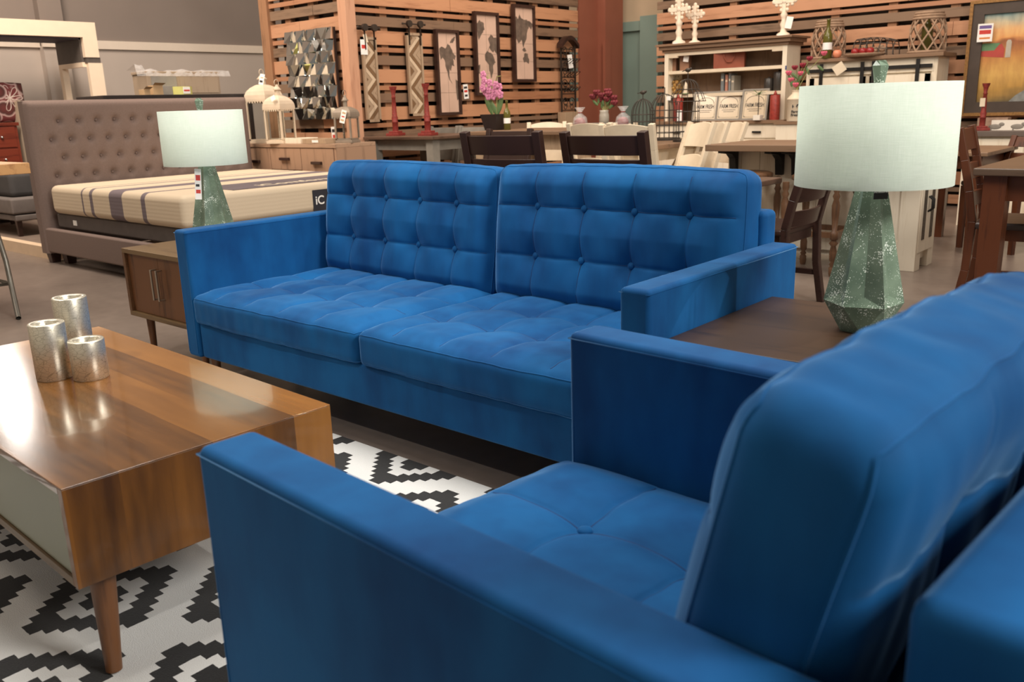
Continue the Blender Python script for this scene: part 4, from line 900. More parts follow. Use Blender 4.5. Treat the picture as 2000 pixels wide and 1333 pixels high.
# white island with mesh door end, corbels, counter
IS = thing('kitchen_island', 'white plank kitchen island with brown counter, iron corbels and mesh door end', 'kitchen island', (0, 4.2, 0)); iz = at(1440, 283, y=3.92).z; ix0 = at(1422, 330, y=4.2).x; ix1 = 1.69
B(ix0-.03, ix1+.03, -.30, .42, iz-.045, iz).build('countertop', BRNT, IS, bevel=.004)
m = MB(); n = 8
for k in range(n): m.box(ix0+.10+(ix1-ix0-.22)*k/n+.002, ix0+.10+(ix1-ix0-.22)*(k+1)/n-.002, .012, .03, .10, iz-.045)
m.build('plank_front', CREAMW, IS)
for a, b in ((ix0, ix0+.10), (ix1-.12, ix1)): B(a, b, 0, .11, 0, iz-.045).box(a, b, .27, .38, 0, iz-.045).build('corner_post', CREAMW, IS, bevel=.003)
B(ix0+.10, ix1-.12, .004, .03, .10, .19).build('bottom_rail', CREAMW, IS); B(ix0+.02, ix1-.03, .035, .36, .06, iz-.046).build('body', CREAMW, IS); B(ix0+.02, ix0+.04, .1, .3, .1, iz-.05).build('end_panel', CREAMW, IS)
MESH = plain('wire_mesh', srgb(96, 88, 78), .6, .4, .5, 120)
for a, b, hy in ((.03, .185, .17), (.19, .345, .205)):
    dr = B(ix1-.012, ix1+.004, a, b, .12, iz-.06).build('mesh_door', CREAMW, IS, bevel=.002)
    B(ix1+.004, ix1+.006, a+.05, b-.045, .20, iz-.12).build('mesh', MESH, dr); m = MB(); m.tube([(ix1+.006, hy, .48), (ix1+.03, hy, .46), (ix1+.03, hy, .40), (ix1+.006, hy, .38)], .007, 6).build('handle', BLK, dr)
for u in (1430, 1520, 1552):
    x = at(u, 310, y=4.15).x; m = MB(); pr = [(-.22, iz-.047), (-.22, iz-.062), (-.10, iz-.075), (-.05, iz-.11), (-.035, iz-.22), (0, iz-.22), (0, iz-.047)]
    m.add([(x-.025, p[0]+.0, p[1]) for p in pr]+[(x+.025, p[0]+.0, p[1]) for p in pr], [tuple(range(7)), tuple(range(13, 6, -1))]+[(i, 7+i, 7+(i+1) % 7, (i+1) % 7) for i in range(7)]); m.build('corbel', BLK, IS)
# bar stools with turned legs in front of the island
TUR = wood('turned_brown_wood', srgb(104, 74, 52), srgb(70, 48, 34), 'z', .4)
q = at(1624, 541, z=0)
def stool(label, x, y, rz):
    t = thing('bar_stool', label, 'stool', (x, y, 0), rz, 'turned leg bar stools'); a = .17
    MB().lathe([(0, .60), (.17, .60), (.19, .61), (.19, .635), (.17, .645), (0, .65)], n=28, cap=False).build('seat', TUR, t)
    P = [(.016, 0), (.022, .02), (.022, .06), (.014, .07), (.022, .08), (.012, .095), (.022, .11), (.024, .16), (.016, .20), (.03, .22), (.016, .235), (.018, .24), (.026, .245), (.026, .29), (.015, .30), (.024, .40), (.026, .46), (.016, .50), (.024, .52), (.015, .54), (.022, .56), (.022, .60)]
    for sx in (-1, 1):
        for sy in (-1, 1): MB().lathe(P, (sx*a, sy*a, 0), 14).build('turned_leg', TUR, t)
    for s in (-1, 1): MB().bar((-a, s*a, .27), (a, s*a, .27), .03, .035).build('stretcher', TUR, t); MB().bar((s*a, -a, .27), (s*a, a, .27), .03, .035).build('stretcher', TUR, t)
    return t
st0 = stool('brown bar stool with turned legs just left of the right lamp base', q.x-.17, q.y+.17, 0)
dup(st0, (q.x-.72, q.y+.17, 0), 0, 'brown bar stool mostly hidden behind the ladder back chair')

# ================================================================== hutch and its display
hy = 7.5; hx0 = at(1297, 200, y=hy).x; hx1 = at(1535, 150, y=hy).x; ht = at(1500, 78, y=hy).z; hb = at(1500, 234, y=hy).z; HC = thing('hutch', 'cream hutch with dark crown and open shelves against the plank wall', 'hutch', (0, hy, 0)); HCH = []
s1 = at(1420, 133, y=hy).z; s2 = at(1420, 181, y=hy).z
BKP = wood('hutch_back', srgb(128, 104, 84), srgb(100, 80, 64), 'z', .6)
B(hx0, hx0+.05, 0, .34, hb, ht-.06).build('side_panel', CREAMW, HC); B(hx1-.05, hx1, 0, .34, hb, ht-.06).build('side_panel', CREAMW, HC); B(hx0+.05, hx1-.05, .32, .34, hb, ht-.06).build('back_panel', BKP, HC)
for z in (s1, s2): B(hx0+.05, hx1-.05, .01, .32, z-.035, z).build('shelf', CREAM, HC)
B(hx0+.05, hx1-.05, 0, .03, ht-.10, ht-.06).box(hx0+.05, hx0+.17, 0, .029, ht-.12, ht-.10).box(hx1-.17, hx1-.05, 0, .029, ht-.12, ht-.10).build('top_rail', CREAM, HC)
B(hx0-.02, hx1+.02, -.02, .36, ht-.06, ht-.03).box(hx0-.05, hx1+.05, -.05, .38, ht-.03, ht+.01).box(hx0-.08, hx1+.08, -.08, .40, ht+.01, ht+.03).build('crown', BRNT, HC)
B(hx0-.06, hx1+.06, -.14, .36, hb-.035, hb).build('base_top', BRNT, HC, bevel=.003); B(hx0-.03, hx1+.03, -.10, .34, .06, hb-.035).build('base_body', CREAMW, HC)
for k in range(3):
    a = hx0+(hx1-hx0)*k/3+.02; b = hx0+(hx1-hx0)*(k+1)/3-.02
    dw = B(a, b, -.115, -.10, hb-.19, hb-.06).build('drawer', CREAMW, HC, bevel=.003); MB().bar(((a+b)/2-.05, -.13, hb-.125), ((a+b)/2+.05, -.13, hb-.125), .015, .02).build('handle', BLK, dw)
    dr = B(a, b, -.115, -.10, .10, hb-.22).build('door', CREAMW, HC, bevel=.003); MB().ball((b-.04, -.125, hb-.4), .014, n=8).build('knob', BLK, dr)
B(hx1-.01, hx1+.004, -.008, 0, s1-.05, s1-.01).build('sticker', plain('blue_sticker', srgb(70, 84, 130), .6), HC)
STN = plain('cast_white', srgb(238, 222, 200), .8, 0, .06, 30)
def cross(label, u, vb, vt, y, f=1.0, arms=True):
    z0 = ht+.03; q = at(u, vb, y=y); zt = at(u, vt, y=y).z; H = zt-z0; t = thing('standing_cross', label, 'ornament', (q.x, y, z0), 0, 'white crosses on the hutch'); s = H/.5
    MB().lathe([(.075*s*f, 0), (.07*s*f, .03*s), (.035*s, .05*s), (.028*s, .09*s), (.04*s, .13*s), (.024*s, .17*s), (.03*s, .2*s), (.04*s, .23*s), (.022*s, .26*s), (.022*s, .32*s)], n=14).build('pedestal', STN, t)
    m = MB(); c = Vector((0, 0, .37*s))
    for a in (0, pi/2, pi, 3*pi/2):
        d = Vector((cos(a), 0, sin(a))); pz = Vector((-sin(a), 0, cos(a)))
        m.bar(c, c+d*.11*s, .045*s, .03*s, upv=(0, 1, 0)); m.ball(c+d*.12*s, .028*s, .016*s, .028*s, 10)
        for k in (-1, 1): m.ball(c+d*.09*s+pz*k*.035*s, .022*s, .015*s, .022*s, 8); m.ball(c+d*.045*s+pz*k*.04*s, .02*s, .013*s, .02*s, 8)
    m.ball(c, .035*s, .024*s, .035*s, 12); m.build('ornate_cross', STN, t)
    for k in range(2): B(-.03*s, .03*s, -.077*s, -.0755*s, .004*s, .02*s).build('tag', PAPER, t) if k == 0 else None
cross('tall white ornate cross standing on the hutch crown at left', 1326, 70, -6, 7.56)
cross('shorter white ornate cross beside the tall one on the hutch crown', 1357, 68, 8, 7.72, 1.1)
cross('white carved ornament with paper tag at the right end of the hutch crown', 1530, 58, -22, 7.62, 1.0)
card('paper_tag', 'white paper tag leaning on the right hutch ornament', at(1541, 44, y=7.6), .07, .12, PAPER, (.3, -1, 0), tilt=-.2)
def onz(u, v, y, z): q = at(u, v, y=y); return Vector((q.x, y, z))
TER = plain('terracotta_leather', srgb(142, 74, 52), .6, 0, .1); COP = plain('copper_brown', srgb(150, 112, 88), .5, .3)
p = onz(1425, 131, 7.64, s1); hh = at(1425, 99, y=7.66).z-s1; t = thing('gift_bag', 'terracotta gift bag with rope handle on the top shelf', 'bag', p, .35)
B(-.17, .17, -.08, .08, 0, hh).build('body', TER, t, bevel=.004)
for s in (-1, 1): MB().tube([(-.06, s*.083, hh*.96), (-.05, s*.095, hh*.6), (-.02, s*.097, hh*.35), (.03, s*.097, hh*.35), (.06, s*.095, hh*.6), (.07, s*.083, hh*.96)], .006, 6).build('handle', TER, t)
MB().tube([(-.05, -.02, hh), (-.02, -.01, hh+.02), (.02, 0, hh+.005), (.06, .01, hh+.02), (.09, 0, hh)], .007, 6).build('tissue', YEL, t)
for u, lb in ((1314, 'small copper box with looped top on the top shelf, at its left end'), (1339, 'small copper box with a white tag on the top shelf, second from the left')):
    p = onz(u, 134, 7.64, s1); t = thing('copper_box', lb, 'box', p, .2); B(-.055, .055, -.05, .05, 0, .17).build('body', COP, t, bevel=.004); MB().tube([(.035*cos(a), 0, .195+.03*sin(a)) for a in [2*pi*i/12 for i in range(12)]], .005, 5, True).build('loop', IRON, t)
card('price_tag', 'white tag hanging from the second copper box', at(1340, 115, y=7.56), .06, .065, PAPER, (.4, -1, 0), tilt=-.15)
GOLD = plain('gold_ball', srgb(206, 164, 96), .4, .4, .1)
p = onz(1322, 179, 7.64, s2); t = thing('glass_jar', 'lidded glass jar filled with gold balls on the middle shelf', 'jar', p); MB().lathe([(.075, 0), (.08, .01), (.08, .14), (.05, .165), (.05, .18)], n=20, cap=False).build('glass_body', GLASS, t); MB().lathe([(.055, .18), (.055, .19), (.02, .20), (.02, .215), (.0, .22)], n=16).build('lid', GLASS, t)
gb = [(.034*cos(a)+0, .034*sin(a), .04+.034*l) for l in range(4) for a in [2*pi*k/4+l*.7 for k in range(4)]]
m = MB()
for c in gb: m.ball(c, .0235, n=8)
fb = m.build('gold_balls', GOLD); fb.location = p; tag(fb, 'gold balls filling the lidded glass jar', 'ornament'); fb['kind'] = 'stuff'
p = onz(1339, 179, 7.52, s2); t = thing('cloche', 'small wire figurine ornament right of the gold ball jar', 'ornament', p); MB().lathe([(.03, 0), (.035, .02), (.02, .05), (.03, .08), (.015, .12), (.0, .14)], n=12).build('figure', CREAM, t); MB().cyl((0,0,.0), (0,0,.01), .045).build('base', LEAF, t)
BK = [(srgb(120, 126, 128), .235), (srgb(182, 128, 108), .215), (srgb(128, 134, 136), .23), (srgb(150, 144, 132), .20)]
for k, (c, h) in enumerate(BK):
    u = (1417, 1425, 1431, 1437)[k]; p = onz(u, 179, 7.68, s2); t = thing('book', ('slate grey book at the left end of the four', 'dusty pink book between two grey ones', 'thin blue grey book right of the pink one', 'shorter beige book at the right end of the four')[k], 'book', p, .0, 'books on the middle shelf'); h *= .92
    cm = plain('book_cover_%d' % k, c, .7); wk = (.036, .03, .022, .036)[k]/2
    B(-wk, -wk+.003, -.08, .08, 0, h).box(wk-.003, wk, -.08, .08, 0, h).box(-wk, wk, -.083, -.08, 0, h).build('cover', cm, t); B(-wk+.003, wk-.003, -.08, .075, .004, h-.004).build('pages', PAPER, t); B(-wk*.7, wk*.7, -.0838, -.083, h*.6, h*.7).build('spine_title', CREAM, t)
CHAR = plain('charcoal_ceramic', srgb(62, 58, 54), .3)
for u, r, h, lb in ((1501, .05, .15, 'smaller charcoal canister on the middle shelf'), (1521, .062, .22, 'larger charcoal canister at the right end of the middle shelf')):
    p = onz(u, 177, 7.62, s2); t = thing('canister', lb, 'canister', p); MB().lathe([(r*.95, 0), (r, .01), (r, h*.82), (r*.95, h*.85)], n=20).build('body', CHAR, t); MB().lathe([(r*.98, h*.85), (r*.98, h*.9), (.012, h*.93), (.018, h), (0, h)], n=20).build('lid', CHAR, t)
def sign(u, v, y, w, h, lb, tx):
    p = onz(u, v, y, hb); t = thing('framed_sign', lb, 'sign', p, .1, 'framed farm signs'); R = Matrix.Rotation(-.22, 4, 'X')
    m = MB(); m.x = R; m.box(-w/2, w/2, 0, .02, 0, .02).box(-w/2, w/2, 0, .02, h-.02, h).box(-w/2, -w/2+.02, 0, .02, .02, h-.02).box(w/2-.02, w/2, 0, .02, .02, h-.02).build('frame', GRYP, t)
    m = MB(); m.x = R; m.box(-w/2+.02, w/2-.02, .008, .016, .02, h-.02); bd = m.build('panel', plain('sign_panel', srgb(214, 196, 168), .18, 0, .02), t)
    F = R @ fr((0, .0065, 0), (1, 0, 0), (0, 0, 1))
    text('lettering', 'FARM FRESH', .062, F @ Matrix.Translation((0, h*.48, 0)) @ Matrix.Diagonal((.62, 1, 1, 1)), INK, t)
    m = MB(); m.x = F; m.tube([(.10*cos(a), h*.58+.07*sin(a), 0) for a in [pi*i/14 for i in range(15)]], .002, 4); m.tube([(sx*(w/2-.035), sy, 0) for sx, sy in ((-1, .035), (1, .035), (1, h-.035), (-1, h-.035))], .0015, 4, True); m.bar((-.08, h*.36, 0), (.08, h*.36, 0), .004, .001).bar((-.06, h*.30, 0), (.06, h*.30, 0), .004, .001); m.build('ornament_lines', INK, t)
    for sx in (-1, 1):
        for sy in (.045, h-.045): m = MB(); m.x = F; m.ball((sx*(w/2-.045), sy, 0), .007, .007, .003, 8); m.build('stud', NICK, t)
sign(1374, 238, 7.44, .30, .33, 'framed farm sign at the left, partly behind the largest birdcage', '')
sign(1420, 238, 7.47, .30, .33, 'framed farm sign in the middle of the three', '')
sign(1470, 238, 7.44, .30, .34, 'framed farm sign at the right, behind the small potted plant', '')
WAX = plain('red_wax', srgb(150, 54, 44), .45, 0, .2, 50)
for u, r, h, lb in ((1324, .058, .26, 'red pillar candle behind the birdcages on the hutch base'), (1512, .052, .26, 'red pillar candle at the right of the farm signs')):
    p = onz(u, 240, 7.42, hb); t = thing('pillar_candle', lb, 'candle', p, 0, 'red pillar candles on the hutch'); MB().lathe([(r, 0), (r*1.02, .005), (r*1.02, h-.01), (r*.9, h), (.01, h-.004)], n=22).build('wax', WAX, t); MB().lathe([(.012, h-.01), (.02, h+.01), (.008, h+.04), (0, h+.045)], n=8).build('knob', WAX, t)
card('price_card', 'white price card in front of the left red pillar candle', at(1327, 226, y=7.33), .055, .12, PAPER, (.3, -1, 0))
p = onz(1480, 240, 7.36, hb); t = thing('potted_plant', 'small dark palm like plant in a white cube pot before the right farm sign', 'plant', p); B(-.04, .04, -.04, .04, 0, .055).build('pot', WHT, t, bevel=.003); MB().cyl((0,0,.05), (0,0,.27), .005, n=6).build('stem', IRON, t); m = MB()
for k in range(14): a = 2*pi*k/14; e = .5*sin(k*2.3); m.bar((0, 0, .27), (.075*cos(a), .05*sin(a), .27+.06*e+.02), .012, .003, w1=.002)
m.build('leaves', LEAF, t)
# milk can canister and roses on a low white buffet base at the right of the hutch
BF = thing('buffet', 'cream buffet cabinet with black barn door rails behind the right lamp', 'buffet', (0, 7.5, 0)); bx0 = at(1578, 130, y=7.5).x; bx1 = at(1829, 130, y=7.5).x; bz = at(1700, 110, y=7.5).z
B(bx0-.05, bx1+.07, -.06, .38, bz-.035, bz).build('top', BRNT, BF, bevel=.003); B(bx0, bx1, .02, .36, .06, bz-.036).build('body', CREAMW, BF)
B(bx0+.02, bx1-.02, -.005, .02, bz-.04-.13, bz-.036).build('top_rail', CREAMW, BF); B(bx0-.01, bx0+.04, 0, .36, 0, bz-.036).build('corner_post', CREAMW, BF); B(bx1-.04, bx1+.01, 0, .36, 0, bz-.036).build('corner_post', CREAMW, BF)
md_ = (bx0+bx1)/2
for a, b in ((bx0+.04, md_-.02), (md_+.02, bx1-.04)):
    dr = B(a, b, -.02, -.006, .10, bz-.19).box(a, a+.05, -.03, -.02, .10, bz-.19).box(b-.05, b, -.03, -.02, .10, bz-.19).box(a, b, -.03, -.02, bz-.27, bz-.19).build('barn_door', CREAMW, BF)
    MB().bar((a+.1, -.045, bz-.30), (a+.26, -.045, bz-.30), .03, .02).build('handle', BLK, dr)
    for x in (a+.12*(1 if a < md_-.1 else .3), b-.12*(1 if a > md_ else .3)): MB().bar((x, -.036, bz-.05), (x, -.036, bz-.26), .035, .012, upv=(0, 1, 0)).build('hanger', BLK, dr)
B(bx0+.02, bx1-.03, -.03, -.02, bz-.135, bz-.10).build('barn_rail', BLK, BF)
card('price_tag', 'cream square tag hanging on the left barn door of the buffet', at(1639, 134, y=7.42), .11, .10, CREAM, (.3, -1, 0), tilt=.6)
WIC = plain('driftwood_rope', srgb(164, 136, 112), .85, 0, .15, 30)
def woven(u, lb, with_b):
    p = onz(u, 106, 7.68, bz); r = .165; H = .38; t = thing('woven_lantern', lb, 'lantern', p, 0, 'driftwood lattice lanterns on the buffet'); m = MB(); n = 10
    R = lambda f: r*(1-.28*max(0, (f-.55)/.45)**1.5)
    for k in range(n):
        for s in (-1, 1): m.tube([(R(j/8)*cos(2*pi*k/n+s*j*.16), R(j/8)*sin(2*pi*k/n+s*j*.16), .02+(H-.05)*j/8) for j in range(9)], .009, 5)
    for zz in (.015, H-.03, H-.005, H-.055): f = zz/H; m.tube([(R(f)*cos(2*pi*i/20), R(f)*sin(2*pi*i/20), zz) for i in range(20)], .014, 6, True)
    m.build('lattice', WIC, t); MB().lathe([(r*.5, .01), (r*.5, .30)], n=18, cap=False).build('glass_insert', GLASS, t); MB().cyl((0,0,0), (0,0,.012), r, n=20).build('base', WIC, t)
    return p, R
woven(1617, 'driftwood lattice lantern at the left of the buffet, behind a wine bottle', 1); woven(1809, 'driftwood lattice lantern at the right end of the buffet', 0)
p = onz(1615, 108, 7.47, bz); bottle('green wine bottle with cream label before the left lattice lantern', p.x, p.y, bz, at(1617, 37, y=7.47).z-bz)
p = onz(1808, 102, 7.68, bz); bottle('green wine bottle inside the right lattice lantern', p.x, p.y, bz+.012, at(1811, 22, y=7.68).z-bz-.012, False)
APL = plain('apple_red', srgb(150, 38, 40), .3, 0, .2, 20); PCH = plain('apple_peach', srgb(224, 142, 108), .35, 0, .12, 12)
def apple(x, y, z, r, mat, lb, g=None):
    t = thing('apple', lb, 'apple', (x, y, z), 0, g); MB().lathe([(0, .12*r), (.35*r, 0), (.75*r, .25*r), (r, .9*r), (.88*r, 1.5*r), (.45*r, 1.78*r), (.12*r, 1.62*r), (0, 1.55*r)], n=16, cap=False).build('flesh', mat, t); MB().cyl((0,0,1.55*r), (.1*r, 0, 2.0*r), .06*r, n=5).build('stem', IRON, t)
p = onz(1635, 108, 7.47, bz); apple(p.x, p.y, bz, .045, PCH, 'peach coloured apple right of the left wine bottle')
p = onz(1690, 105, 7.52, bz); o = MB().lathe([(0, 0), (.16, 0), (.2, .025), (.196, .03), (.16, .008), (0, .008)], n=28, cap=False).build('wooden_plate', WIC); o.location = p; tag(o, 'shallow wooden plate of apples in the middle of the buffet', 'plate')
for k, (u, lb) in enumerate(((1670, 'left dark red apple on the wooden plate'), (1685, 'middle dark red apple on the wooden plate'), (1699, 'right dark red apple on the wooden plate'))): q = onz(u, 104, 7.46, bz+.012); apple(q.x, q.y, q.z, .04, APL, lb)
p = onz(1712, 104, 7.64, bz); t = thing('wire_basket', 'tipped wire basket behind the apples on the buffet', 'basket', p); m = MB()
for k in range(7): x = -.2+k*.065; rr_ = .13*(1-((k-2)/6)**2*.5); m.tube([(x, rr_*cos(a), rr_*sin(a)*1.35+.01) for a in [pi*i/10 for i in range(11)]], .005, 5)
for k in range(1, 8): a = pi*k/8; m.tube([(-.2+j*.065, .13*(1-((j-2)/6)**2*.5)*cos(a), .13*(1-((j-2)/6)**2*.5)*sin(a)*1.35+.01) for j in range(7)], .004, 5)
m.build('wire_shell', WIRE, t); m = MB(); rgb_ = random.Random(9)
for k in range(22): m.ball((rgb_.uniform(-.16, .1), rgb_.uniform(-.05, .05), rgb_.uniform(.03, .10)), .028, .02, .02, 6)
m.build('dried_filling', WIC, t)
# milk can with roses: on a slim cream stand right of the hutch
t = thing('side_stand', 'slim cream stand right of the hutch carrying the milk can', 'stand', (at(1552, 240, y=7.3).x, 7.3, 0)); sz = hb-.01
B(-.16, .16, -.16, .0, sz-.03, sz).build('top', BRNT, t); B(-.14, .14, -.14, -.01, .0, sz-.03).build('body', CREAMW, t)
p = onz(1553, 238, 7.22, sz); t = thing('milk_can', 'cream milk can canister with cow print beside the right lamp shade', 'canister', p, .35); r = .085
MB().lathe([(r, 0), (r*1.03, .006), (r*1.03, .21), (r*1.1, .215), (r*1.1, .225), (r*.98, .235), (r*.55, .275), (r*.55, .30), (r*.6, .305), (r*.6, .31)], n=28).build('body', CREAM, t)
m = MB(); cw_ = [(-.03, .03), (-.034, .02), (-.028, 0), (-.022, 0), (-.022, .012), (.012, .012), (.012, 0), (.018, 0), (.02, .018), (.03, .03), (.04, .03), (.04, .036), (.03, .042), (.02, .038), (-.03, .036)]
m.x = Matrix.Translation((0, -r*1.04-.0, .13)); m.add([(x_, abs(x_)**2*5, z_) for x_, z_ in cw_], [tuple(range(len(cw_)))]); m.build('cow_print', INK, t)
text('lettering', 'Farm', .038, fr((0, -r*1.035, .095), (1, 0, 0), (0, 0, 1)), INK, t, .004); text('lettering', 'Fresh', .038, fr((0, -r*1.035, .062), (1, 0, 0), (0, 0, 1)), INK, t, .004)
def flowers(name, label, p, pts, cols, cat='flowers', base=0, rs=.028):
    t = thing(name, label, cat, p); m = MB()
    for k, (x, z) in enumerate(pts): m.tube([(0, 0, base-.05), (x*.4, .01, base+(z-base)*.5), (x, 0, z)], .004, 5)
    m.build('stems', STK, t)
    for k, (x, z) in enumerate(pts):
        m = MB(); c = Vector((x, random.uniform(-.04, .04), z)); m.ball(c, rs, rs, rs*.85, 8)
        for i in range(5): a = 2*pi*i/5; m.ball(c+Vector((rs*.7*cos(a), rs*.7*sin(a), rs*.3)), rs*.55, n=6)
        m.build('bloom', cols[k % len(cols)], t)
    m = MB()
    for k, (x, z) in enumerate(pts):
        m.x = Matrix.Translation((x*.8, random.uniform(-.03, .03), base+(z-base)*.55)) @ Matrix.Rotation(random.uniform(-1, 1), 4, 'Y'); m.ball((0, 0, 0), .016, .004, .045, 8)
    m.build('leaves', LEAF, t); return t
PK1 = plain('rose_pink', srgb(214, 96, 120), .6, 0, .15); PK2 = plain('rose_red', srgb(140, 34, 52), .6, 0, .15)
flowers('rose_bouquet', 'pink and red artificial roses rising from the milk can', p+Vector((0, 0, .311)), [(-.06, .10), (-.02, .22), (.03, .16), (-.08, .17), (.05, .24), (-.01, .05), (.28, .34), (.12, .30)], [PK1, PK2, PK1], base=.04)
MAR = plain('maroon_bloom', srgb(116, 40, 48), .7, 0, .3, 60); GLV = plain('frosted_vase', srgb(170, 164, 152), .2, 0, .05)
# vase of maroon flowers in front of the steel column
q = at(1180, 236, d=9.3); vz = at(1180, 240, d=9.3).z
ps_ = thing('plant_stand', 'round grey stand behind the cream chairs holding the flower vase', 'stand', (q.x, q.y, 0)); MB().cyl((0,0,vz-.03), (0,0,vz), .2, n=24).build('top', GRYP, ps_); MB().cyl((0,0,.02), (0,0,vz-.03), .04, n=14).build('column', GRYP, ps_); MB().cyl((0,0,0), (0,0,.02), .16, n=20).build('foot', GRYP, ps_)
vs_ = MB().lathe([(.04, 0), (.052, .01), (.052, .08), (.045, .11), (.05, .13), (.046, .13), (.04, .11), (.046, .08), (.04, .012), (0, .01)], n=20, cap=False).build('vase', GLV); vs_.location = (q.x, q.y, vz); tag(vs_, 'frosted jar vase on the round stand before the steel column', 'vase')
flowers('flower_bunch', 'maroon flower bunch with grey green leaves in the frosted vase', (q.x, q.y, vz+.03), [(-.12, .24), (-.07, .28), (-.02, .25), (.03, .29), (.08, .26), (.12, .22), (-.04, .21), (.05, .21), (.13, .17)], [MAR], base=.1, rs=.036)
CELL = wrap()
for u, v, lb in ((1133, 243, 'cellophane wrapped candy bag left of the flower vase'), (1217, 241, 'cellophane wrapped candy bag tied at the top beside the teal wall')):
    q = at(u, v, y=g2.y+.55); t = thing('candy_bag', lb, 'candy', (q.x, q.y, g2z)); MB().lathe([(.05, 0), (.07, .05), (.06, .10), (.014, .14), (.02, .15), (.05, .19)], n=12, cap=False).build('cellophane', CELL, t); MB().ball((0, 0, .055), .055, .05, .045, 10).build('candy', APL, t); MB().tube([(.016*cos(a), .016*sin(a), .142) for a in [2*pi*i/10 for i in range(10)]], .005, 5, True).build('ribbon', RED, t)
# landscape painting
A = at(1886, 8, y=7.9); Bq = at(1880, 227, y=7.9); pw = 1.75; x0, z1, z0 = Bq.x-.02, A.z+.02, Bq.z; t = thing('framed_painting', 'large farm landscape painting in a dark carved frame', 'painting', (x0, 7.93, z0)); ph = z1-z0; e = .13
GLD = plain('gilt_edge', srgb(150, 110, 62), .5, .3, .3, 50); FRD = plain('dark_frame_wood', srgb(74, 62, 54), .5)
B(0, .03, -.06, .03, 0, ph).box(pw-.03, pw, -.06, .03, 0, ph).box(.03, pw-.03, -.06, .03, 0, .03).box(.03, pw-.03, -.06, .03, ph-.03, ph).build('gilt_rim', GLD, t)
B(.03, e, -.045, .03, .03, ph-.03).box(pw-e, pw-.03, -.045, .03, .03, ph-.03).box(e, pw-e, -.045, .03, .03, e).box(e, pw-e, -.045, .03, ph-e, ph-.03).build('frame', FRD, t)
def paint():
    q = N('painted_landscape'); q.set(Roughness=.4); tc = q.n('ShaderNodeTexCoord'); sp = q.n('ShaderNodeSeparateXYZ'); q.l(tc.outputs['Object'], sp.inputs[0])
    z = q.math('ADD', sp.outputs[2], q.math('MULTIPLY', q.math('SUBTRACT', q.noise(q.co((1, 1, 3)), 2.2, 3), .5), .22)); z = q.math('ADD', z, q.math('MULTIPLY', sp.outputs[0], -.10)); k = q.math('DIVIDE', z, ph)
    base = q.ramp(k, (.08, srgb(92, 84, 60)), (.20, srgb(176, 136, 70)), (.36, srgb(206, 162, 92)), (.50, srgb(188, 128, 72)), (.58, srgb(150, 92, 60)), (.62, srgb(222, 158, 96)), (.70, srgb(226, 176, 120)), (.78, srgb(196, 182, 152)), (.86, srgb(104, 152, 160)), (.95, srgb(176, 178, 146)))
    st = q.noise(q.co((7, 1, 2), (0, .5, 0)), 3, 4); mx = q.n('ShaderNodeMix', data_type='RGBA', blend_type='OVERLAY'); mx.inputs[0].default_value = .28; q.l(base, mx.inputs[6]); q.l(q.ramp(st, (.3, (.2, .2, .2, 1)), (.7, (.85, .82, .75, 1))), mx.inputs[7]); q.l(mx.outputs[2], q.b.inputs['Base Color']); return q.m
cv = B(e, pw-e, -.02, .0, e, ph-e).build('canvas', paint(), t)
bz_ = ph*.52; m = MB(); m.x = Matrix.Translation((e, -.0215, bz_))
m.add([(.0, 0, 0), (.20, 0, -.02), (.20, 0, .06), (.17, 0, .11), (.13, 0, .09), (.11, 0, .05), (.0, 0, .05)], [tuple(range(7))]); m.build('barn_wall', plain('barn_red', srgb(176, 70, 60), .5), cv)
m = MB(); m.x = Matrix.Translation((e, -.022, bz_)); m.add([(0, 0, .05), (.11, 0, .05), (.16, 0, .115), (.02, 0, .12), (0, 0, .115)], [tuple(range(5))]); m.build('barn_roof', plain('barn_green', srgb(96, 136, 96), .5), cv)
m = MB(); m.x = Matrix.Translation((e, -.022, bz_)); m.add([(.21, 0, -.02), (.255, 0, -.02), (.255, 0, .12), (.245, 0, .14), (.22, 0, .14), (.21, 0, .12)], [tuple(range(6))]); m.build('silo', plain('silo_grey', srgb(186, 176, 160), .5), cv)
m = MB(); m.x = Matrix.Translation((e, -.022, e)); m.add([(.28, 0, 0), (.34, 0, .06), (.42, 0, .11), (.52, 0, .13), (.62, 0, .09), (.70, 0, 0)], [tuple(range(6))]); m.build('boulder', plain('boulder_grey', srgb(130, 132, 128), .6, 0, .2, 30), cv)
card('price_sign', 'white price sign with purple and red print on the painting frame', at(1924, 64, y=7.86), .13, .165, PAPER, (.2, -1, 0), [(.72, .9, .1, .9, plain('violet_ink', srgb(110, 90, 150), .6)), (.42, .65, .12, .88, REDINK), (.15, .25, .15, .85, plain('orange_ink', srgb(216, 130, 60), .6))])
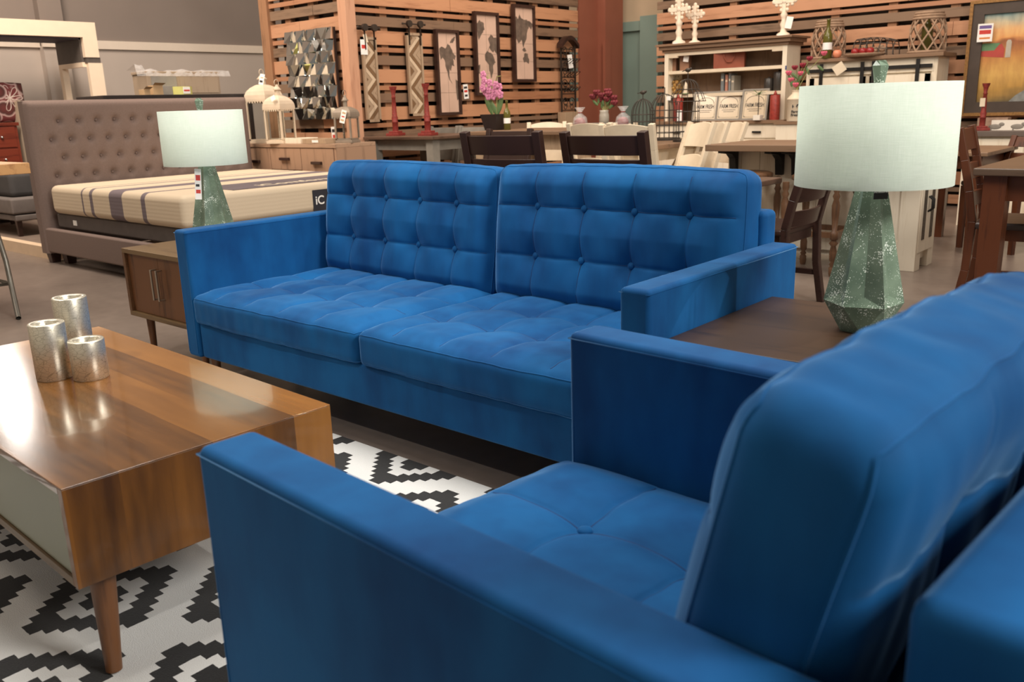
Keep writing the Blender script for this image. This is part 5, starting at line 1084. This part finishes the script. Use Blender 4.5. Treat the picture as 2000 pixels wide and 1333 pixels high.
# cream dresser with grey top under the painting
dz = at(1950, 256, y=6.6).z; dx0 = at(1885, 258, y=6.6).x; t = thing('dresser', 'cream dresser with dark grey top at the right, under the painting', 'dresser', (dx0, 6.6, 0)); GTOP = plain('slate_top', srgb(104, 92, 84), .5); dw_ = 1.5
B(-.03, dw_+.03, -.03, .48, dz-.045, dz).build('top', GTOP, t, bevel=.003); B(0, dw_, .015, .46, .08, dz-.046).build('body', CREAMW, t); B(0, .06, 0, .46, 0, dz-.046).build('corner_post', CREAMW, t); B(dw_-.06, dw_, 0, .46, 0, dz-.046).build('corner_post', CREAMW, t)
for r in range(3):
    z1_ = dz-.065-r*.24
    for a, b in ((.07, .46), (.52, .95), (1.0, 1.43)):
        d_ = B(a, b, -.003, .014, z1_-.20, z1_).build('drawer', CREAMW, t, bevel=.003); MB().lathe([(.008, 0), (.008, .015), (.018, .02), (.018, .028), (0, .032)], n=12).build('knob', NICK, d_) if False else MB().ball(((a+b)/2, -.018, z1_-.10), .035 if a < .5 else .018, .016, .014, 10).build('knob', NICK, d_)
q = at(1917, 256, y=6.72); candlestick('distressed red candlestick on the cream dresser at the right edge', q.x, 6.72, dz, at(1917, 163, y=6.72).z-dz, 'red candlestick at the right')
card('heart_tag', 'small cream oval tag hanging on the right red candlestick', at(1919, 200, y=6.69), .04, .07, CREAM, (.3, -1, 0))
q = at(1968, 254, y=6.75); t = thing('cow_sign', 'white board sign with grey animal shapes on the cream dresser', 'sign', (q.x, 6.75, dz)); B(-.13, .16, 0, .02, 0, .085).build('board', WHT, t); m = MB()
for a in ((-.10, .02), (.07, .0)): m.ball((a[0], -.001, .03), .05, .003, .022, 12).ball((a[0]+.05, -.001, .05), .022, .003, .016, 10).bar((a[0]-.03, -.001, .02), (a[0]-.03, -.001, 0), .012, .003, upv=(0, 1, 0))
m.build('animal_print', GRYP, t)
q = at(1878, 262, y=6.9); t = thing('speckled_box', 'pale mottled box on the cream dresser behind the mahogany chair', 'box', (dx0+.13, 6.98, dz)); B(-.12, .12, -.06, .06, 0, .10).build('body', plain('mottled', srgb(160, 132, 112), .7, 0, .2, 30), t)
# mahogany table group at right
MAHX = wood('mahogany_top', srgb(92, 74, 60), srgb(58, 44, 36), 'x', .3); PAD = plain('dark_leather', srgb(66, 54, 50), .35)
g4 = at(1912, 328, d=4.1); g4z = g4.z
dtable('mahogany dining table cut by the right edge of the photo', g4.x-.02, g4.x+1.1, g4.y-.02, g4.y+1.3, g4z, MAHX, MAH, .035, .10, .12)
def mchair(label, x, y, rz, h=.97): return cb(label, Vector((x, y, h)), rz, MAH, h=h, w=.46, slats=((.74, .98), (.42, .60), (.12, .28)), seatm=PAD, rake=.10, sh=.50, curve=.02)
q = at(1886, 248, d=4.55); mchair('mahogany ladder back chair with dark padded seat beside the right lamp shade', q.x, q.y, pi/2+.12, q.z)
g5 = at(1945, 293, d=6.3)
dtable('mahogany and grey table further back behind the mahogany chair', g5.x-.55, g5.x+.02, g5.y-.3, g5.y+.6, g5.z, BRNT, MAH, .03, .07, .09)
mchair('mahogany chair at the farther table, seen under the first chair slats', 2.05, 5.75, -.4, .8)
